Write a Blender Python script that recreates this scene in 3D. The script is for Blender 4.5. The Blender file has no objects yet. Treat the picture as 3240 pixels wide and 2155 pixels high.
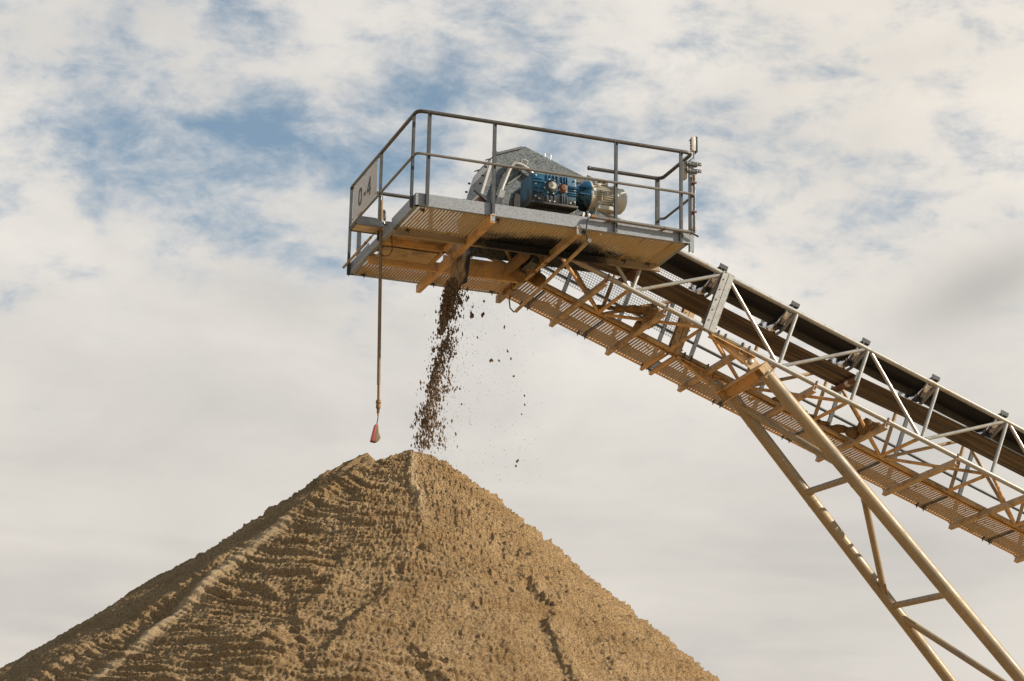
import bpy, bmesh, math, random
import numpy as np
from mathutils import Vector, Matrix, noise as mnoise
random.seed(7); rng = np.random.default_rng(11)
C = bpy.context.scene.collection
Z0 = 11.09                                   # underside of the head platform above the ground
def P(u, v, z): return Vector((u, v, z + Z0))  # platform frame: u along the conveyor, v across it, z up
SL = math.radians(20.25); CS, SN = math.cos(SL), math.sin(SL); ZC = 0.805
def K(s, v, n): return Vector((s*CS + n*SN, v, Z0 + ZC - s*SN + n*CS))   # conveyor frame: along, across, normal
ES, EV, EN = Vector((CS, 0, -SN)), Vector((0, 1, 0)), Vector((SN, 0, CS))
EX, EZ = Vector((1, 0, 0)), Vector((0, 0, 1))

# ------------------------------------------------------------------ materials
def nd(nt, t, **kw):
    n = nt.nodes.new(t)
    for k, v in kw.items():
        if k.startswith('i_'): n.inputs[k[2:]].default_value = v
        else: setattr(n, k, v)
    return n
def ramp(nt, src, stops):
    r = nt.nodes.new('ShaderNodeValToRGB'); nt.links.new(src, r.inputs[0])
    e = r.color_ramp.elements
    while len(e) < len(stops): e.new(0.5)
    for q, (p, c) in zip(e, stops):
        q.position = p; q.color = (c, c, c, 1) if isinstance(c, (int, float)) else (*c, 1)
    return r.outputs[0]
def ramp_scaled(nt, src, lo, hi):
    r = nd(nt, 'ShaderNodeMapRange', interpolation_type='SMOOTHSTEP')
    r.inputs['From Min'].default_value = lo; r.inputs['From Max'].default_value = hi
    nt.links.new(src, r.inputs['Value']); return r.outputs[0]
def mix(nt, f, a, b, mode='MIX'):
    m = nt.nodes.new('ShaderNodeMix'); m.data_type = 'RGBA'; m.blend_type = mode
    for s, v in ((m.inputs[0], f), (m.inputs[6], a), (m.inputs[7], b)):
        if hasattr(v, 'links'): nt.links.new(v, s)
        elif isinstance(v, (int, float)): s.default_value = v
        else: s.default_value = (*v, 1)
    return m.outputs[2]
def new_mat(name):
    m = bpy.data.materials.new(name); m.use_nodes = True
    return m, m.node_tree, m.node_tree.nodes['Principled BSDF']
def coords(nt, scale=(1, 1, 1), rot=(0, 0, 0)):
    g = nd(nt, 'ShaderNodeNewGeometry'); mp = nd(nt, 'ShaderNodeMapping')
    mp.inputs['Scale'].default_value = scale; mp.inputs['Rotation'].default_value = rot
    nt.links.new(g.outputs['Position'], mp.inputs[0]); return mp.outputs[0]
def noise(nt, vec, scale, detail=4, rough=.6, dist=0):
    n = nd(nt, 'ShaderNodeTexNoise', i_Scale=scale, i_Detail=detail, i_Roughness=rough, i_Distortion=dist)
    nt.links.new(vec, n.inputs['Vector']); return n.outputs[0]
def bump(nt, bsdf, h, st, d=.01):
    b = nd(nt, 'ShaderNodeBump', i_Strength=st, i_Distance=d)
    nt.links.new(h, b.inputs['Height']); nt.links.new(b.outputs[0], bsdf.inputs['Normal'])
def steel(name, c0, c1, c2=None, metal=0., rough=.6, sc=6., dirt=(.55, .75), bst=.15):
    """two-tone weathered metal with an optional third tone in patches"""
    m, nt, b = new_mat(name); v = coords(nt)
    col = mix(nt, ramp(nt, noise(nt, v, sc, 5, .65), [(.35, 0.), (.65, 1.)]), c0, c1)
    if c2: col = mix(nt, ramp(nt, noise(nt, v, sc*.55, 6, .7, .4), [(dirt[0], 0.), (dirt[1], 1.)]), col, c2)
    fine = noise(nt, v, 90, 3, .6)
    col = mix(nt, .25, col, ramp(nt, fine, [(.3, .25), (.7, .75)]), 'OVERLAY')
    nt.links.new(col, b.inputs['Base Color'])
    b.inputs['Metallic'].default_value = metal
    nt.links.new(ramp(nt, noise(nt, v, sc*3, 3), [(.3, max(.05, rough-.12)), (.7, min(1, rough+.12))]), b.inputs['Roughness'])
    bump(nt, b, fine, bst, .004); return m
M = {}
M['chord'] = steel('dusty_galvanized_steel', (.34, .34, .33), (.39, .365, .315), (.33, .235, .135), .4, .42, 5, (.56, .72))
M['tan'] = steel('sand_stained_steel', (.50, .37, .22), (.54, .34, .155), (.19, .13, .075), .1, .6, 5, (.46, .66))
M['orange'] = steel('ochre_stained_steel', (.66, .38, .14), (.56, .35, .16), (.24, .155, .08), .05, .65, 6, (.50, .68))
M['leg'] = steel('dusty_painted_tube', (.29, .225, .14), (.34, .25, .14), (.21, .175, .13), .1, .48, 2.6, (.5, .68))
M['post'] = steel('weathered_grey_steel', (.055, .057, .06), (.08, .08, .076), (.08, .065, .045), .3, .45, 7, (.6, .8))
M['rail'] = steel('handled_rail_steel', (.07, .066, .06), (.095, .088, .078), (.07, .045, .03), .35, .42, 9, (.5, .7))
M['white_rail'] = steel('bare_grey_tube', (.20, .19, .175), (.17, .155, .13), (.14, .095, .06), .3, .42, 9)
M['black'] = steel('black_rubber', (.012, .012, .013), (.02, .019, .018), (.05, .04, .03), 0, .5, 8)
M['dark'] = steel('dark_cast_metal', (.03, .03, .03), (.05, .045, .04), (.09, .06, .04), .3, .5, 8)
M['bright'] = steel('bright_bolt_steel', (.62, .60, .56), (.55, .5, .43), None, .5, .4, 20)
def oil_runs(m, z_top):      # black oil that has run down from the shaft seal
    nt = m.node_tree; b = nt.nodes['Principled BSDF']; src = b.inputs['Base Color'].links[0].from_socket
    n = noise(nt, coords(nt, (22, 22, 2.2)), 1., 5, .65); g = nd(nt, 'ShaderNodeNewGeometry'); sp = nd(nt, 'ShaderNodeSeparateXYZ'); nt.links.new(g.outputs['Position'], sp.inputs[0])
    h = nd(nt, 'ShaderNodeMath', operation='MULTIPLY_ADD'); h.inputs[1].default_value = -1.5; h.inputs[2].default_value = z_top*1.5; nt.links.new(sp.outputs['Z'], h.inputs[0])
    a = nd(nt, 'ShaderNodeMath', operation='ADD'); nt.links.new(n, a.inputs[0]); nt.links.new(h.outputs[0], a.inputs[1])
    nt.links.new(mix(nt, ramp_scaled(nt, a.outputs[0], .56, .68), src, (.012, .011, .010)), b.inputs['Base Color'])
M['cream'] = steel('cream_motor_paint', (.56, .53, .45), (.50, .465, .38), (.24, .19, .13), .05, .5, 9, (.55, .75))
M['blue'] = steel('blue_gearbox_paint', (.010, .085, .165), (.016, .115, .21), (.010, .018, .03), .05, .38, 9, (.52, .66), .1)
oil_runs(M['blue'], Z0 + .62)
M['sign'] = steel('white_sign_sheet', (.55, .50, .45), (.52, .475, .43), (.42, .36, .29), 0, .5, 5, (.56, .8), bst=.03)
M['ink'] = steel('dark_lettering', (.035, .04, .055), (.045, .05, .065), None, 0, .6, 8)
M['rust'] = steel('rusty_roller', (.15, .065, .035), (.20, .09, .05), (.09, .045, .03), .1, .65, 9)
M['red'] = steel('faded_red_plastic', (.42, .06, .05), (.38, .05, .045), (.30, .09, .06), 0, .5, 14)
M['probe'] = steel('muddy_brown_plastic', (.17, .11, .06), (.22, .15, .08), (.28, .20, .11), 0, .7, 20)
M['copper'] = steel('brown_gland_brass', (.20, .10, .04), (.26, .14, .06), None, .2, .55, 20)
M['lampglass'], nt, b = new_mat('dusty_lamp_glass')
col = mix(nt, ramp(nt, noise(nt, coords(nt), 12, 5, .7), [(.4, 0.), (.6, 1.)]), (.62, .47, .27), (.45, .33, .19))
nt.links.new(col, b.inputs['Base Color']); b.inputs['Roughness'].default_value = .25
M['roller'], nt, b = new_mat('polished_roller_steel')
b.inputs['Base Color'].default_value = (.80, .80, .82, 1); b.inputs['Metallic'].default_value = .95
nt.links.new(ramp(nt, noise(nt, coords(nt), 14, 3), [(.3, .08), (.7, .2)]), b.inputs['Roughness'])

def galv(name, c0, c1, c2, sc, metal, rough):
    m, nt, b = new_mat(name); v = coords(nt)
    vo = nd(nt, 'ShaderNodeTexVoronoi', i_Scale=sc, i_Randomness=1.); nt.links.new(v, vo.inputs['Vector'])
    sep = nd(nt, 'ShaderNodeSeparateColor'); nt.links.new(vo.outputs['Color'], sep.inputs[0])
    t = nd(nt, 'ShaderNodeMath', operation='MULTIPLY_ADD'); t.inputs[1].default_value = .6
    nt.links.new(sep.outputs[0], t.inputs[0])
    n2 = nd(nt, 'ShaderNodeMath', operation='MULTIPLY'); n2.inputs[1].default_value = .5
    nt.links.new(noise(nt, v, sc*.45, 4, .7), n2.inputs[0]); nt.links.new(n2.outputs[0], t.inputs[2])
    col = mix(nt, ramp(nt, t.outputs[0], [(.30, 0.), (.72, 1.)]), c0, c1)
    col = mix(nt, ramp(nt, noise(nt, v, 2.5, 6, .7, .5), [(.58, 0.), (.78, .6)]), col, c2)
    nt.links.new(col, b.inputs['Base Color']); b.inputs['Metallic'].default_value = metal
    nt.links.new(ramp(nt, sep.outputs[1], [(0., rough-.1), (1., rough+.14)]), b.inputs['Roughness'])
    bump(nt, b, sep.outputs[0], .08, .004); return m
M['toe'] = galv('spangled_zinc', (.21, .22, .235), (.29, .305, .32), (.26, .22, .17), 80, .3, .48)
M['hood'] = galv('mottled_zinc_sheet', (.055, .066, .07), (.165, .18, .178), (.14, .125, .105), 66, .25, .5)
M['flap'] = galv('bleached_zinc_door', (.50, .47, .44), (.58, .55, .51), (.40, .34, .28), 14, .1, .55)

def deck_mat(name, base0, base1, stain=None):
    m, nt, b = new_mat(name); v = coords(nt)
    col = mix(nt, ramp(nt, noise(nt, v, 3.2, 6, .7), [(.35, 0.), (.68, 1.)]), base0, base1)
    if stain:   # an oil leak under the gearbox: a spot with its own outline, in object space
        g = nd(nt, 'ShaderNodeNewGeometry'); mp = nd(nt, 'ShaderNodeMapping', vector_type='POINT')
        (cx, cy, sx, sy) = stain
        mp.inputs['Location'].default_value = (-cx/sx, -cy/sy, 0); mp.inputs['Scale'].default_value = (1/sx, 1/sy, 0)
        nt.links.new(g.outputs['Position'], mp.inputs[0])
        ln = nd(nt, 'ShaderNodeVectorMath', operation='LENGTH'); nt.links.new(mp.outputs[0], ln.inputs[0])
        ad = nd(nt, 'ShaderNodeMath', operation='MULTIPLY_ADD'); ad.inputs[1].default_value = 1.1
        nt.links.new(noise(nt, v, 5, 5, .65), ad.inputs[0]); nt.links.new(ln.outputs[1], ad.inputs[2])
        col = mix(nt, ramp_scaled(nt, ad.outputs[0], 1.12, 1.62), (.012, .010, .008), col)
    nt.links.new(col, b.inputs['Base Color']); b.inputs['Roughness'].default_value = .6; b.inputs['Metallic'].default_value = .1
    return m
M['deck_near'] = deck_mat('oil_stained_grating', (.58, .49, .34), (.60, .46, .26), (2.0, .90, 1.2, .52))
M['oily'] = deck_mat('oil_stained_channel', (.30, .25, .18), (.36, .25, .13), (1.95, .90, 1.05, .5))
M['deck'] = deck_mat('sandy_grating', (.60, .45, .24), (.62, .42, .18))
M['deck_walk'] = deck_mat('dusty_walkway_grating', (.50, .38, .21), (.55, .37, .18))

def belt_mat(name, c0, c1, c2, streak):
    m, nt, b = new_mat(name)
    v = coords(nt, (streak, 26, 26), (0, -SL*0, 0))
    # streaks follow the belt's own run: use conveyor-aligned coordinates
    g = nd(nt, 'ShaderNodeNewGeometry'); r = nd(nt, 'ShaderNodeVectorRotate', rotation_type='Y_AXIS'); r.inputs['Angle'].default_value = -SL
    nt.links.new(g.outputs['Position'], r.inputs['Vector'])
    mp = nd(nt, 'ShaderNodeMapping'); mp.inputs['Scale'].default_value = (streak, 11, .6); nt.links.new(r.outputs[0], mp.inputs[0])
    n = noise(nt, mp.outputs[0], 1., 6, .7)
    col = mix(nt, ramp(nt, n, [(.42, 0.), (.58, 1.)]), c0, c1)
    col = mix(nt, ramp(nt, noise(nt, mp.outputs[0], 2.3, 5, .7), [(.55, 0.), (.68, 1.)]), col, c2)
    nt.links.new(col, b.inputs['Base Color']); b.inputs['Roughness'].default_value = .55
    return m
M['belt'] = belt_mat('black_belt_underside', (.010, .009, .009), (.018, .016, .016), (.03, .026, .022), .3)
M['belt_dirty'] = belt_mat('mud_streaked_belt', (.022, .014, .009), (.11, .068, .035), (.36, .27, .17), .30)
M['flapsheet'] = None
m, nt, b = new_mat('mud_streaked_rubber'); v = coords(nt, (30, 30, 3))
st = ramp(nt, noise(nt, v, 1.2, 6, .7), [(.42, 0.), (.60, 1.)])
edge = nd(nt, 'ShaderNodeNewGeometry'); sx = nd(nt, 'ShaderNodeSeparateXYZ'); nt.links.new(edge.outputs['Position'], sx.inputs[0])
ms = nd(nt, 'ShaderNodeMath', operation='MULTIPLY_ADD'); ms.inputs[1].default_value = .25
nt.links.new(noise(nt, coords(nt), 9, 3), ms.inputs[0]); nt.links.new(sx.outputs['Y'], ms.inputs[2])
col = mix(nt, st, (.16, .10, .05), (.44, .34, .21))
col = mix(nt, ramp_scaled(nt, ms.outputs[0], 1.42, 1.47), (.014, .014, .016), col)
nt.links.new(col, b.inputs['Base Color']); b.inputs['Roughness'].default_value = .5; M['flapsheet'] = m

def sand_mat(name, dark, mid, lite, tone=False):
    m, nt, b = new_mat(name); v = coords(nt)
    big = noise(nt, v, 1.6, 5, .6); fine = noise(nt, v, 62, 4, .75); grain = noise(nt, v, 190, 2, .8)
    col = mix(nt, ramp(nt, big, [(.35, 0.), (.65, 1.)]), mid, lite)
    col = mix(nt, ramp(nt, fine, [(.38, 1.), (.53, 0.)]), col, dark)
    if tone:   # slide tracks tinted paler so their ridges show, the freshly fed tip is damp
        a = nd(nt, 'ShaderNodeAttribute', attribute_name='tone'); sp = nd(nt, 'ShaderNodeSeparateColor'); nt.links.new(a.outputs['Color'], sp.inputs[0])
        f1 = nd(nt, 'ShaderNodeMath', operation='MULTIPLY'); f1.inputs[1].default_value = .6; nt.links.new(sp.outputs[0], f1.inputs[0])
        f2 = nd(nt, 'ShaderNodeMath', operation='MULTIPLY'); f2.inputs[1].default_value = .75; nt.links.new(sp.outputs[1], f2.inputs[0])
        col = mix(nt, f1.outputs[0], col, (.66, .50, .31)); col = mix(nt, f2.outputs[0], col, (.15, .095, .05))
    col = mix(nt, .45, col, ramp(nt, grain, [(.3, .15), (.7, .85)]), 'OVERLAY')
    nt.links.new(col, b.inputs['Base Color']); b.inputs['Roughness'].default_value = .95
    b.inputs['Specular IOR Level'].default_value = .15
    h = nd(nt, 'ShaderNodeMath', operation='ADD'); nt.links.new(fine, h.inputs[0]); nt.links.new(grain, h.inputs[1])
    bump(nt, b, h.outputs[0], .9, .02); return m
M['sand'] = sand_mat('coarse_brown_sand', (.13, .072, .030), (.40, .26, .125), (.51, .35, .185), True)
M['wet'] = sand_mat('damp_brown_sand', (.10, .055, .025), (.22, .13, .06), (.30, .19, .09))
M['grains'] = steel('falling_damp_sand', (.115, .07, .036), (.155, .098, .052), (.23, .155, .085), 0, .9, 5, (.5, .7))
M['ground'] = sand_mat('sandy_yard', (.32, .21, .10), (.52, .36, .185), (.57, .41, .23))
M['crust'] = sand_mat('crusted_sand', (.16, .09, .04), (.34, .20, .09), (.45, .29, .14))

# ------------------------------------------------------------------ mesh builder
ORG = {}
class MB:
    def __init__(s): s.V = []; s.F = []
    def add(s, vs, fs):
        o = len(s.V); s.V += [Vector(v) for v in vs]; s.F += [tuple(i + o for i in f) for f in fs]; return s
    def profile(s, p0, p1, ax, ay, poly):
        p0, p1 = Vector(p0), Vector(p1); n = len(poly)
        vs = [p0 + ax*a + ay*b for a, b in poly] + [p1 + ax*a + ay*b for a, b in poly]
        fs = [(i, (i+1) % n, n + (i+1) % n, n + i) for i in range(n)] + [tuple(range(n))[::-1], tuple(range(n, 2*n))]
        return s.add(vs, fs)
    def box(s, c, sx, sy, sz, ax=None):
        ax = ax or (EX, EV, EZ); c = Vector(c)
        return s.profile(c - ax[2]*sz/2, c + ax[2]*sz/2, ax[0], ax[1], [(-sx/2, -sy/2), (sx/2, -sy/2), (sx/2, sy/2), (-sx/2, sy/2)])
    def bar(s, p0, p1, w, h, up):
        d = (Vector(p1) - Vector(p0)).normalized(); sd = d.cross(up).normalized(); u = sd.cross(d)
        return s.profile(p0, p1, sd, u, [(-w/2, -h/2), (w/2, -h/2), (w/2, h/2), (-w/2, h/2)])
    def angle(s, p0, p1, a, b, wa, wb, t=.006):
        return s.profile(p0, p1, a, b, [(0, 0), (wa, 0), (wa, t), (t, t), (t, wb), (0, wb)])
    def channel(s, p0, p1, a, b, w, h, t=.007):   # web along b of height h, flanges of width w along a
        return s.profile(p0, p1, a, b, [(0, 0), (w, 0), (w, t), (t, t), (t, h-t), (w, h-t), (w, h), (0, h)])
    def ibeam(s, p0, p1, a, b, w, h, t=.010):
        x, y, k = w/2, h/2, t/2
        return s.profile(p0, p1, a, b, [(-x, -y), (x, -y), (x, -y+t), (k, -y+t), (k, y-t), (x, y-t), (x, y), (-x, y), (-x, y-t), (-k, y-t), (-k, -y+t), (-x, -y+t)])
    def tube(s, p0, p1, r, n=12, r1=None): return s.path([p0, p1], r, n, r1)
    def path(s, pts, r, n=10, r1=None):
        pts = [Vector(p) for p in pts]; m = len(pts); o = len(s.V); prev = None
        for i, p in enumerate(pts):
            d = ((pts[min(i+1, m-1)] - p).normalized() + (p - pts[max(i-1, 0)]).normalized()).normalized()
            if prev is None:
                a = d.cross(EZ if abs(d.z) < .9 else EX).normalized()
            else: a = (prev - d*prev.dot(d)).normalized()
            prev = a; b = d.cross(a); rr = r if r1 is None else r + (r1 - r)*i/(m-1)
            for k in range(n):
                t = 2*math.pi*k/n; s.V.append(p + a*math.cos(t)*rr + b*math.sin(t)*rr)
        for i in range(m-1):
            for k in range(n):
                q = (k+1) % n; s.F.append((o+i*n+k, o+i*n+q, o+(i+1)*n+q, o+(i+1)*n+k))
        s.F.append(tuple(o+k for k in range(n))[::-1]); s.F.append(tuple(o+(m-1)*n+k for k in range(n)))
        return s
    def lathe(s, c, d, prof, n=24):              # prof: (distance along d, radius)
        c, d = Vector(c), Vector(d).normalized(); a = d.cross(EZ if abs(d.z) < .9 else EX).normalized(); b = d.cross(a); o = len(s.V); m = len(prof)
        for t, r in prof:
            for k in range(n):
                w = 2*math.pi*k/n; s.V.append(c + d*t + (a*math.cos(w) + b*math.sin(w))*r)
        for i in range(m-1):
            for k in range(n):
                q = (k+1) % n; s.F.append((o+i*n+k, o+i*n+q, o+(i+1)*n+q, o+(i+1)*n+k))
        s.F.append(tuple(o+k for k in range(n))[::-1]); s.F.append(tuple(o+(m-1)*n+k for k in range(n)))
        return s
    def prism(s, pts, ext):
        pts = [Vector(p) for p in pts]; ext = Vector(ext); n = len(pts)
        return s.add(pts + [p + ext for p in pts], [(i, (i+1) % n, n+(i+1) % n, n+i) for i in range(n)] + [tuple(range(n))[::-1], tuple(range(n, 2*n))])
    def bend(s, pts, r, n=10, cr=.06, seg=5):    # a tube with rounded corners
        pts = [Vector(p) for p in pts]; out = [pts[0]]
        for i in range(1, len(pts)-1):
            a, p, b = pts[i-1], pts[i], pts[i+1]; da = (a-p).normalized(); db = (b-p).normalized()
            L = min(cr, (a-p).length*.45, (b-p).length*.45)
            for k in range(seg+1):
                t = k/seg; out.append((p+da*L)*(1-t)**2 + p*2*t*(1-t) + (p+db*L)*t*t)
        out.append(pts[-1]); return s.path(out, r, n)
    def build(s, name, mat, parent=None, bevel=0, sharp=35):
        lo = Vector([min(v[i] for v in s.V) for i in range(3)]); hi = Vector([max(v[i] for v in s.V) for i in range(3)])
        c = (lo + hi)/2
        if parent is None: c.z = lo.z
        me = bpy.data.meshes.new(name); me.from_pydata([tuple(v - c) for v in s.V], [], s.F)
        bm = bmesh.new(); bm.from_mesh(me); bmesh.ops.recalc_face_normals(bm, faces=bm.faces)
        if bevel: bmesh.ops.bevel(bm, geom=[e for e in bm.edges if e.is_manifold and e.calc_face_angle(0) > .5], offset=bevel, segments=2, affect='EDGES', profile=.6)
        bm.to_mesh(me); bm.free()
        me.shade_smooth(); me.set_sharp_from_angle(angle=math.radians(sharp))
        me.materials.append(M[mat]); o = bpy.data.objects.new(name, me); C.objects.link(o)
        o.location = c - (ORG[parent] if parent else Vector()); o.parent = parent; ORG[o] = c
        return o
def tag(o, label, cat, group=None, kind=None):
    if label: o['label'] = label
    if cat: o['category'] = cat
    if group: o['group'] = group
    if kind: o['kind'] = kind
    return o
def thing(name, loc, label, cat, group=None):
    o = bpy.data.objects.new(name, None); C.objects.link(o); o.location = loc; ORG[o] = Vector(loc); o.empty_display_size = .2
    return tag(o, label, cat, group)
def bolt(p, d, r, h, mat, parent, name='bolt'):
    return MB().lathe(p, d, [(0, r), (h*.75, r), (h, r*.7)], 6).build(name, mat, parent)
def grating(o, eu, ev, nr, lu, lv, pu=.042, pv=.034, hole=.0145, dep=.022, clog=.60):
    """perforated planking: rows of square holes between pressed-down ridges"""
    m = MB(); nu, nv = max(1, round(lu/pu)), max(1, round(lv/pv)); pu, pv = lu/nu, lv/nv
    rb = pu*.22
    def pt(a, b, h=0): return o + eu*a + ev*b + nr*h
    for i in range(nu):
        a0 = i*pu; b = len(m.V)
        m.V += [pt(a0, 0, -dep), pt(a0, lv, -dep), pt(a0+rb, 0), pt(a0+rb, lv), pt(a0+pu-rb, 0), pt(a0+pu-rb, lv), pt(a0+pu, 0, -dep), pt(a0+pu, lv, -dep)]
        m.F += [(b, b+2, b+3, b+1), (b+4, b+6, b+7, b+5)]
        h0, h1 = a0 + (pu-hole)/2, a0 + (pu+hole)/2
        for j in range(nv):
            b0 = j*pv; g0, g1 = b0+(pv-hole)/2, b0+(pv+hole)/2; q = len(m.V)
            m.V += [pt(a0+rb, b0), pt(a0+pu-rb, b0), pt(a0+pu-rb, b0+pv), pt(a0+rb, b0+pv), pt(h0, g0), pt(h1, g0), pt(h1, g1), pt(h0, g1)]
            m.F += [(q, q+1, q+5, q+4), (q+1, q+2, q+6, q+5), (q+2, q+3, q+7, q+6), (q+3, q, q+4, q+7)]
            c = pt(h0, g0); k = mnoise.noise(c*2.3) + .55*mnoise.noise(c*9)
            if k > clog or random.random() < .02: m.F.append((q+4, q+5, q+6, q+7))     # a hole packed with sand
    return m

# ------------------------------------------------------------------ numpy noise
def _h(ix, iy, iz, seed):
    n = (ix*374761393 + iy*668265263 + iz*2147483647 + seed*974634777) & 0xffffffff
    n = ((n ^ (n >> 13))*1274126177) & 0xffffffff
    return ((n ^ (n >> 16)) & 0xffff)/65535.0
def vnoise(x, y, z, seed=0):
    xi, yi, zi = (np.floor(a).astype(np.int64) for a in (x, y, z)); fx, fy, fz = x-xi, y-yi, z-zi
    fx, fy, fz = (f*f*f*(f*(f*6-15)+10) for f in (fx, fy, fz)); r = 0
    for dx in (0, 1):
        for dy in (0, 1):
            for dz in (0, 1):
                r = r + _h(xi+dx, yi+dy, zi+dz, seed)*(fx if dx else 1-fx)*(fy if dy else 1-fy)*(fz if dz else 1-fz)
    return r*2 - 1
def fbm(x, y, z, oct=4, gain=.5, seed=0):
    a, t, r = 1., 0., 0
    for i in range(oct):
        r = r + a*vnoise(x*2**i, y*2**i, z*2**i, seed+i*17); t += a; a *= gain
    return r/t
def sstep(a, b, x):
    t = np.clip((x-a)/(b-a), 0, 1); return t*t*(3-2*t)

# ------------------------------------------------------------------ ground and sand heap
g = MB(); R = 1500
g.add([(-R, -R, 0), (R, -R, 0), (R, R, 0), (-R, R, 0)], [(0, 1, 2, 3)])
tag(g.build('ground', 'ground'), None, None, kind='structure')

#SANDPILE
def make_pile():
    ax, ay, H = .53, 1.47, Z0 - 2.50
    bx, by, H2 = .25, 2.40, Z0 - 2.42
    T = .727
    a_f = np.linspace(math.radians(150), math.radians(330), 1000)
    a_c = np.linspace(math.radians(330), math.radians(510), 90)[1:-1]
    phi = np.concatenate([a_f, a_c])
    r = np.concatenate([np.geomspace(.012, .35, 26), np.linspace(.365, 6.7, 440), np.geomspace(6.75, 12.6, 40)])
    PH, RR = np.meshgrid(phi, r, indexing='ij')
    X = ax + RR*np.cos(PH); Y = ay + RR*np.sin(PH)
    def height(X, Y):
        r1 = np.hypot(X-ax, Y-ay); r2 = np.hypot(X-bx, Y-by)
        wob = .12*fbm(X*.55, Y*.55, X*0+3.1, 3, .5, 5)
        Tp = np.interp((np.degrees(np.arctan2(Y-ay, X-ax)) % 360), [0, 90, 150, 202, 213, 225, 238, 250, 285, 340, 360], [.81, .735, .722, .722, .782, .812, .820, .824, .828, .82, .81])
        h1 = H + .085 - Tp*np.sqrt(r1*r1 + .22**2)
        T2 = .688 + .40*sstep(-.1, .5, np.cos(np.arctan2(Y-by, X-bx)))
        h2 = H2 + .0 - T2*np.sqrt(r2*r2 + .05**2)
        k = .05; d = h1-h2
        h = np.where(np.abs(d) < k, np.maximum(h1, h2) + (k-np.abs(d))**2/(4*k), np.maximum(h1, h2))
        return h + wob*np.clip(r1/2.5, 0, 1), r1
    h, r1 = height(X, Y)
    ph = np.degrees(PH); arc = RR*np.radians(ph-250)
    fade = np.clip(RR/.5, .15, 1)
    # long ridges and slump scarps running down the face: (azimuth at r, width, height, kind)
    D = np.zeros_like(h)
    wv = .35*fbm(RR*1.3, RR*0, PH*0, 3, .6, 9) + .22*fbm(arc*2.5, RR*4, PH*0+2, 4, .65, 13)
    def ridge(p0, p1, r0, r1_, w, a):
        c = p0 + (p1-p0)*np.clip((RR-r0)/(r1_-r0), 0, 1); d = RR*np.radians(ph-c) + wv*.25
        return a*np.exp(-(d/w)**2)*sstep(r0-.3, r0+.2, RR)*(1-sstep(r1_-.1, r1_+.6, RR))
    def scarp(p0, p1, r0, r1_, w, a):   # high on the right, dropping sharply to the left
        c = p0 + (p1-p0)*np.clip((RR-r0)/(r1_-r0), 0, 1); d = RR*np.radians(ph-c) + wv*.55
        a = a*(.35 + 1.1*np.clip(.5 + 1.6*fbm(RR*2.2, RR*0+p0, PH*0, 3, .6, 19), 0, 1))
        q = np.where(d < 0, -.55*np.exp(-(d/(w*.7))**2)*(1-np.exp(-(d/.05)**2)), np.exp(-(d/w))*(1-np.exp(-(d/.04)**2)))
        return a*q*sstep(r0-.2, r0+.25, RR)*(1-sstep(r1_-.2, r1_+.5, RR))
    D += ridge(RID2[0], RID2[1], RID2[2], RID2[3], .05, .026)
    for sc in SCARPS: D += scarp(*sc)
    # terracettes: stepped bands that run level across the face, wavy, strongest left of the middle
    wL = (1 - sstep(268, 312, ph))*.15 + .95
    wL = wL*sstep(197, 207, ph) + .06
    D += ridge(201, 202, .6, 6.4, .12, .06)
    def terr(per, fa, fr, warp, seed, amp):
        t = RR/per + warp*fbm(arc*fa, RR*fr, PH*0+seed, 4, .6, seed); f = t - np.floor(t)
        return amp*np.where(f < .72, f/.72, (1-f)/.28)
    md = np.clip(.55 + 1.5*fbm(arc*.9, RR*1.8, PH*0+6, 3, .6, 29), 0, 1.3)
    D += (terr(.23, .30, .9, 2.2, 21, .044)*md + terr(.12, .5, 1.6, 1.8, 47, .028)*np.clip(.5+1.4*fbm(arc*.7, RR*1.1, PH*0+8, 3, .6, 37), 0, 1.2) + terr(.065, .8, 2.0, 1.5, 33, .015))*wL*fade
    # clods and pits everywhere
    c1 = fbm(X*7, Y*7, h*7, 3, .55, 41); c2 = fbm(X*17, Y*17, h*17, 3, .6, 57); c3 = fbm(X*38, Y*38, h*38, 2, .7, 71)
    el_ = fbm(arc*1.9, RR*17 + 1.5*fbm(arc*.8, RR*1.5, PH*0, 2, .5, 7), PH*0+3, 3, .62, 101)
    D += (.009*c1 + .011*np.sign(c2)*np.abs(c2)**.85 + .021*c3 + .034*el_*sstep(190, 206, ph))*np.clip(RR/.3, .3, 1)
    D += (.020*c2 + .012*c3 + .024*el_)*sstep(262, 292, ph)*fade
    pits = np.clip(fbm(arc*5, RR*5, PH*0+8, 2, .5, 83) - .40, 0, 1)
    D -= .08*pits*fade
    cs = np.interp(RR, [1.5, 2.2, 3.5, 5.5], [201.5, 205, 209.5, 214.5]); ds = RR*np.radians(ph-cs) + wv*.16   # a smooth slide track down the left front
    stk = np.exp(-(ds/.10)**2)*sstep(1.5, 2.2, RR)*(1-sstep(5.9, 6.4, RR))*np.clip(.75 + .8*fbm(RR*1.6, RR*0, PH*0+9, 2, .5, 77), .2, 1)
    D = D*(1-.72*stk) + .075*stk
    big = fbm(X*1.4, Y*1.4, h*1.4, 3, .5, 91); D += .05*big*fade
    rid2 = np.exp(-((RR*np.radians(ph-(252+5*np.clip(RR/1.5, 0, 1))) + wv*.12)/.05)**2)*sstep(.1, .3, RR)*(1-sstep(1.3, 1.7, RR))
    pale_track = np.clip(.9*stk + .8*rid2, 0, 1); damp = np.exp(-(np.hypot(X-ax-.16, Y-ay+.02)/.24)**2)*np.clip(.7+.8*c1, 0, 1)  # paler tint on the tracks brings out their ridges
    # displace along the slope's normal
    nx, ny, nz = np.cos(PH)*.588, np.sin(PH)*.588, .809
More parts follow.
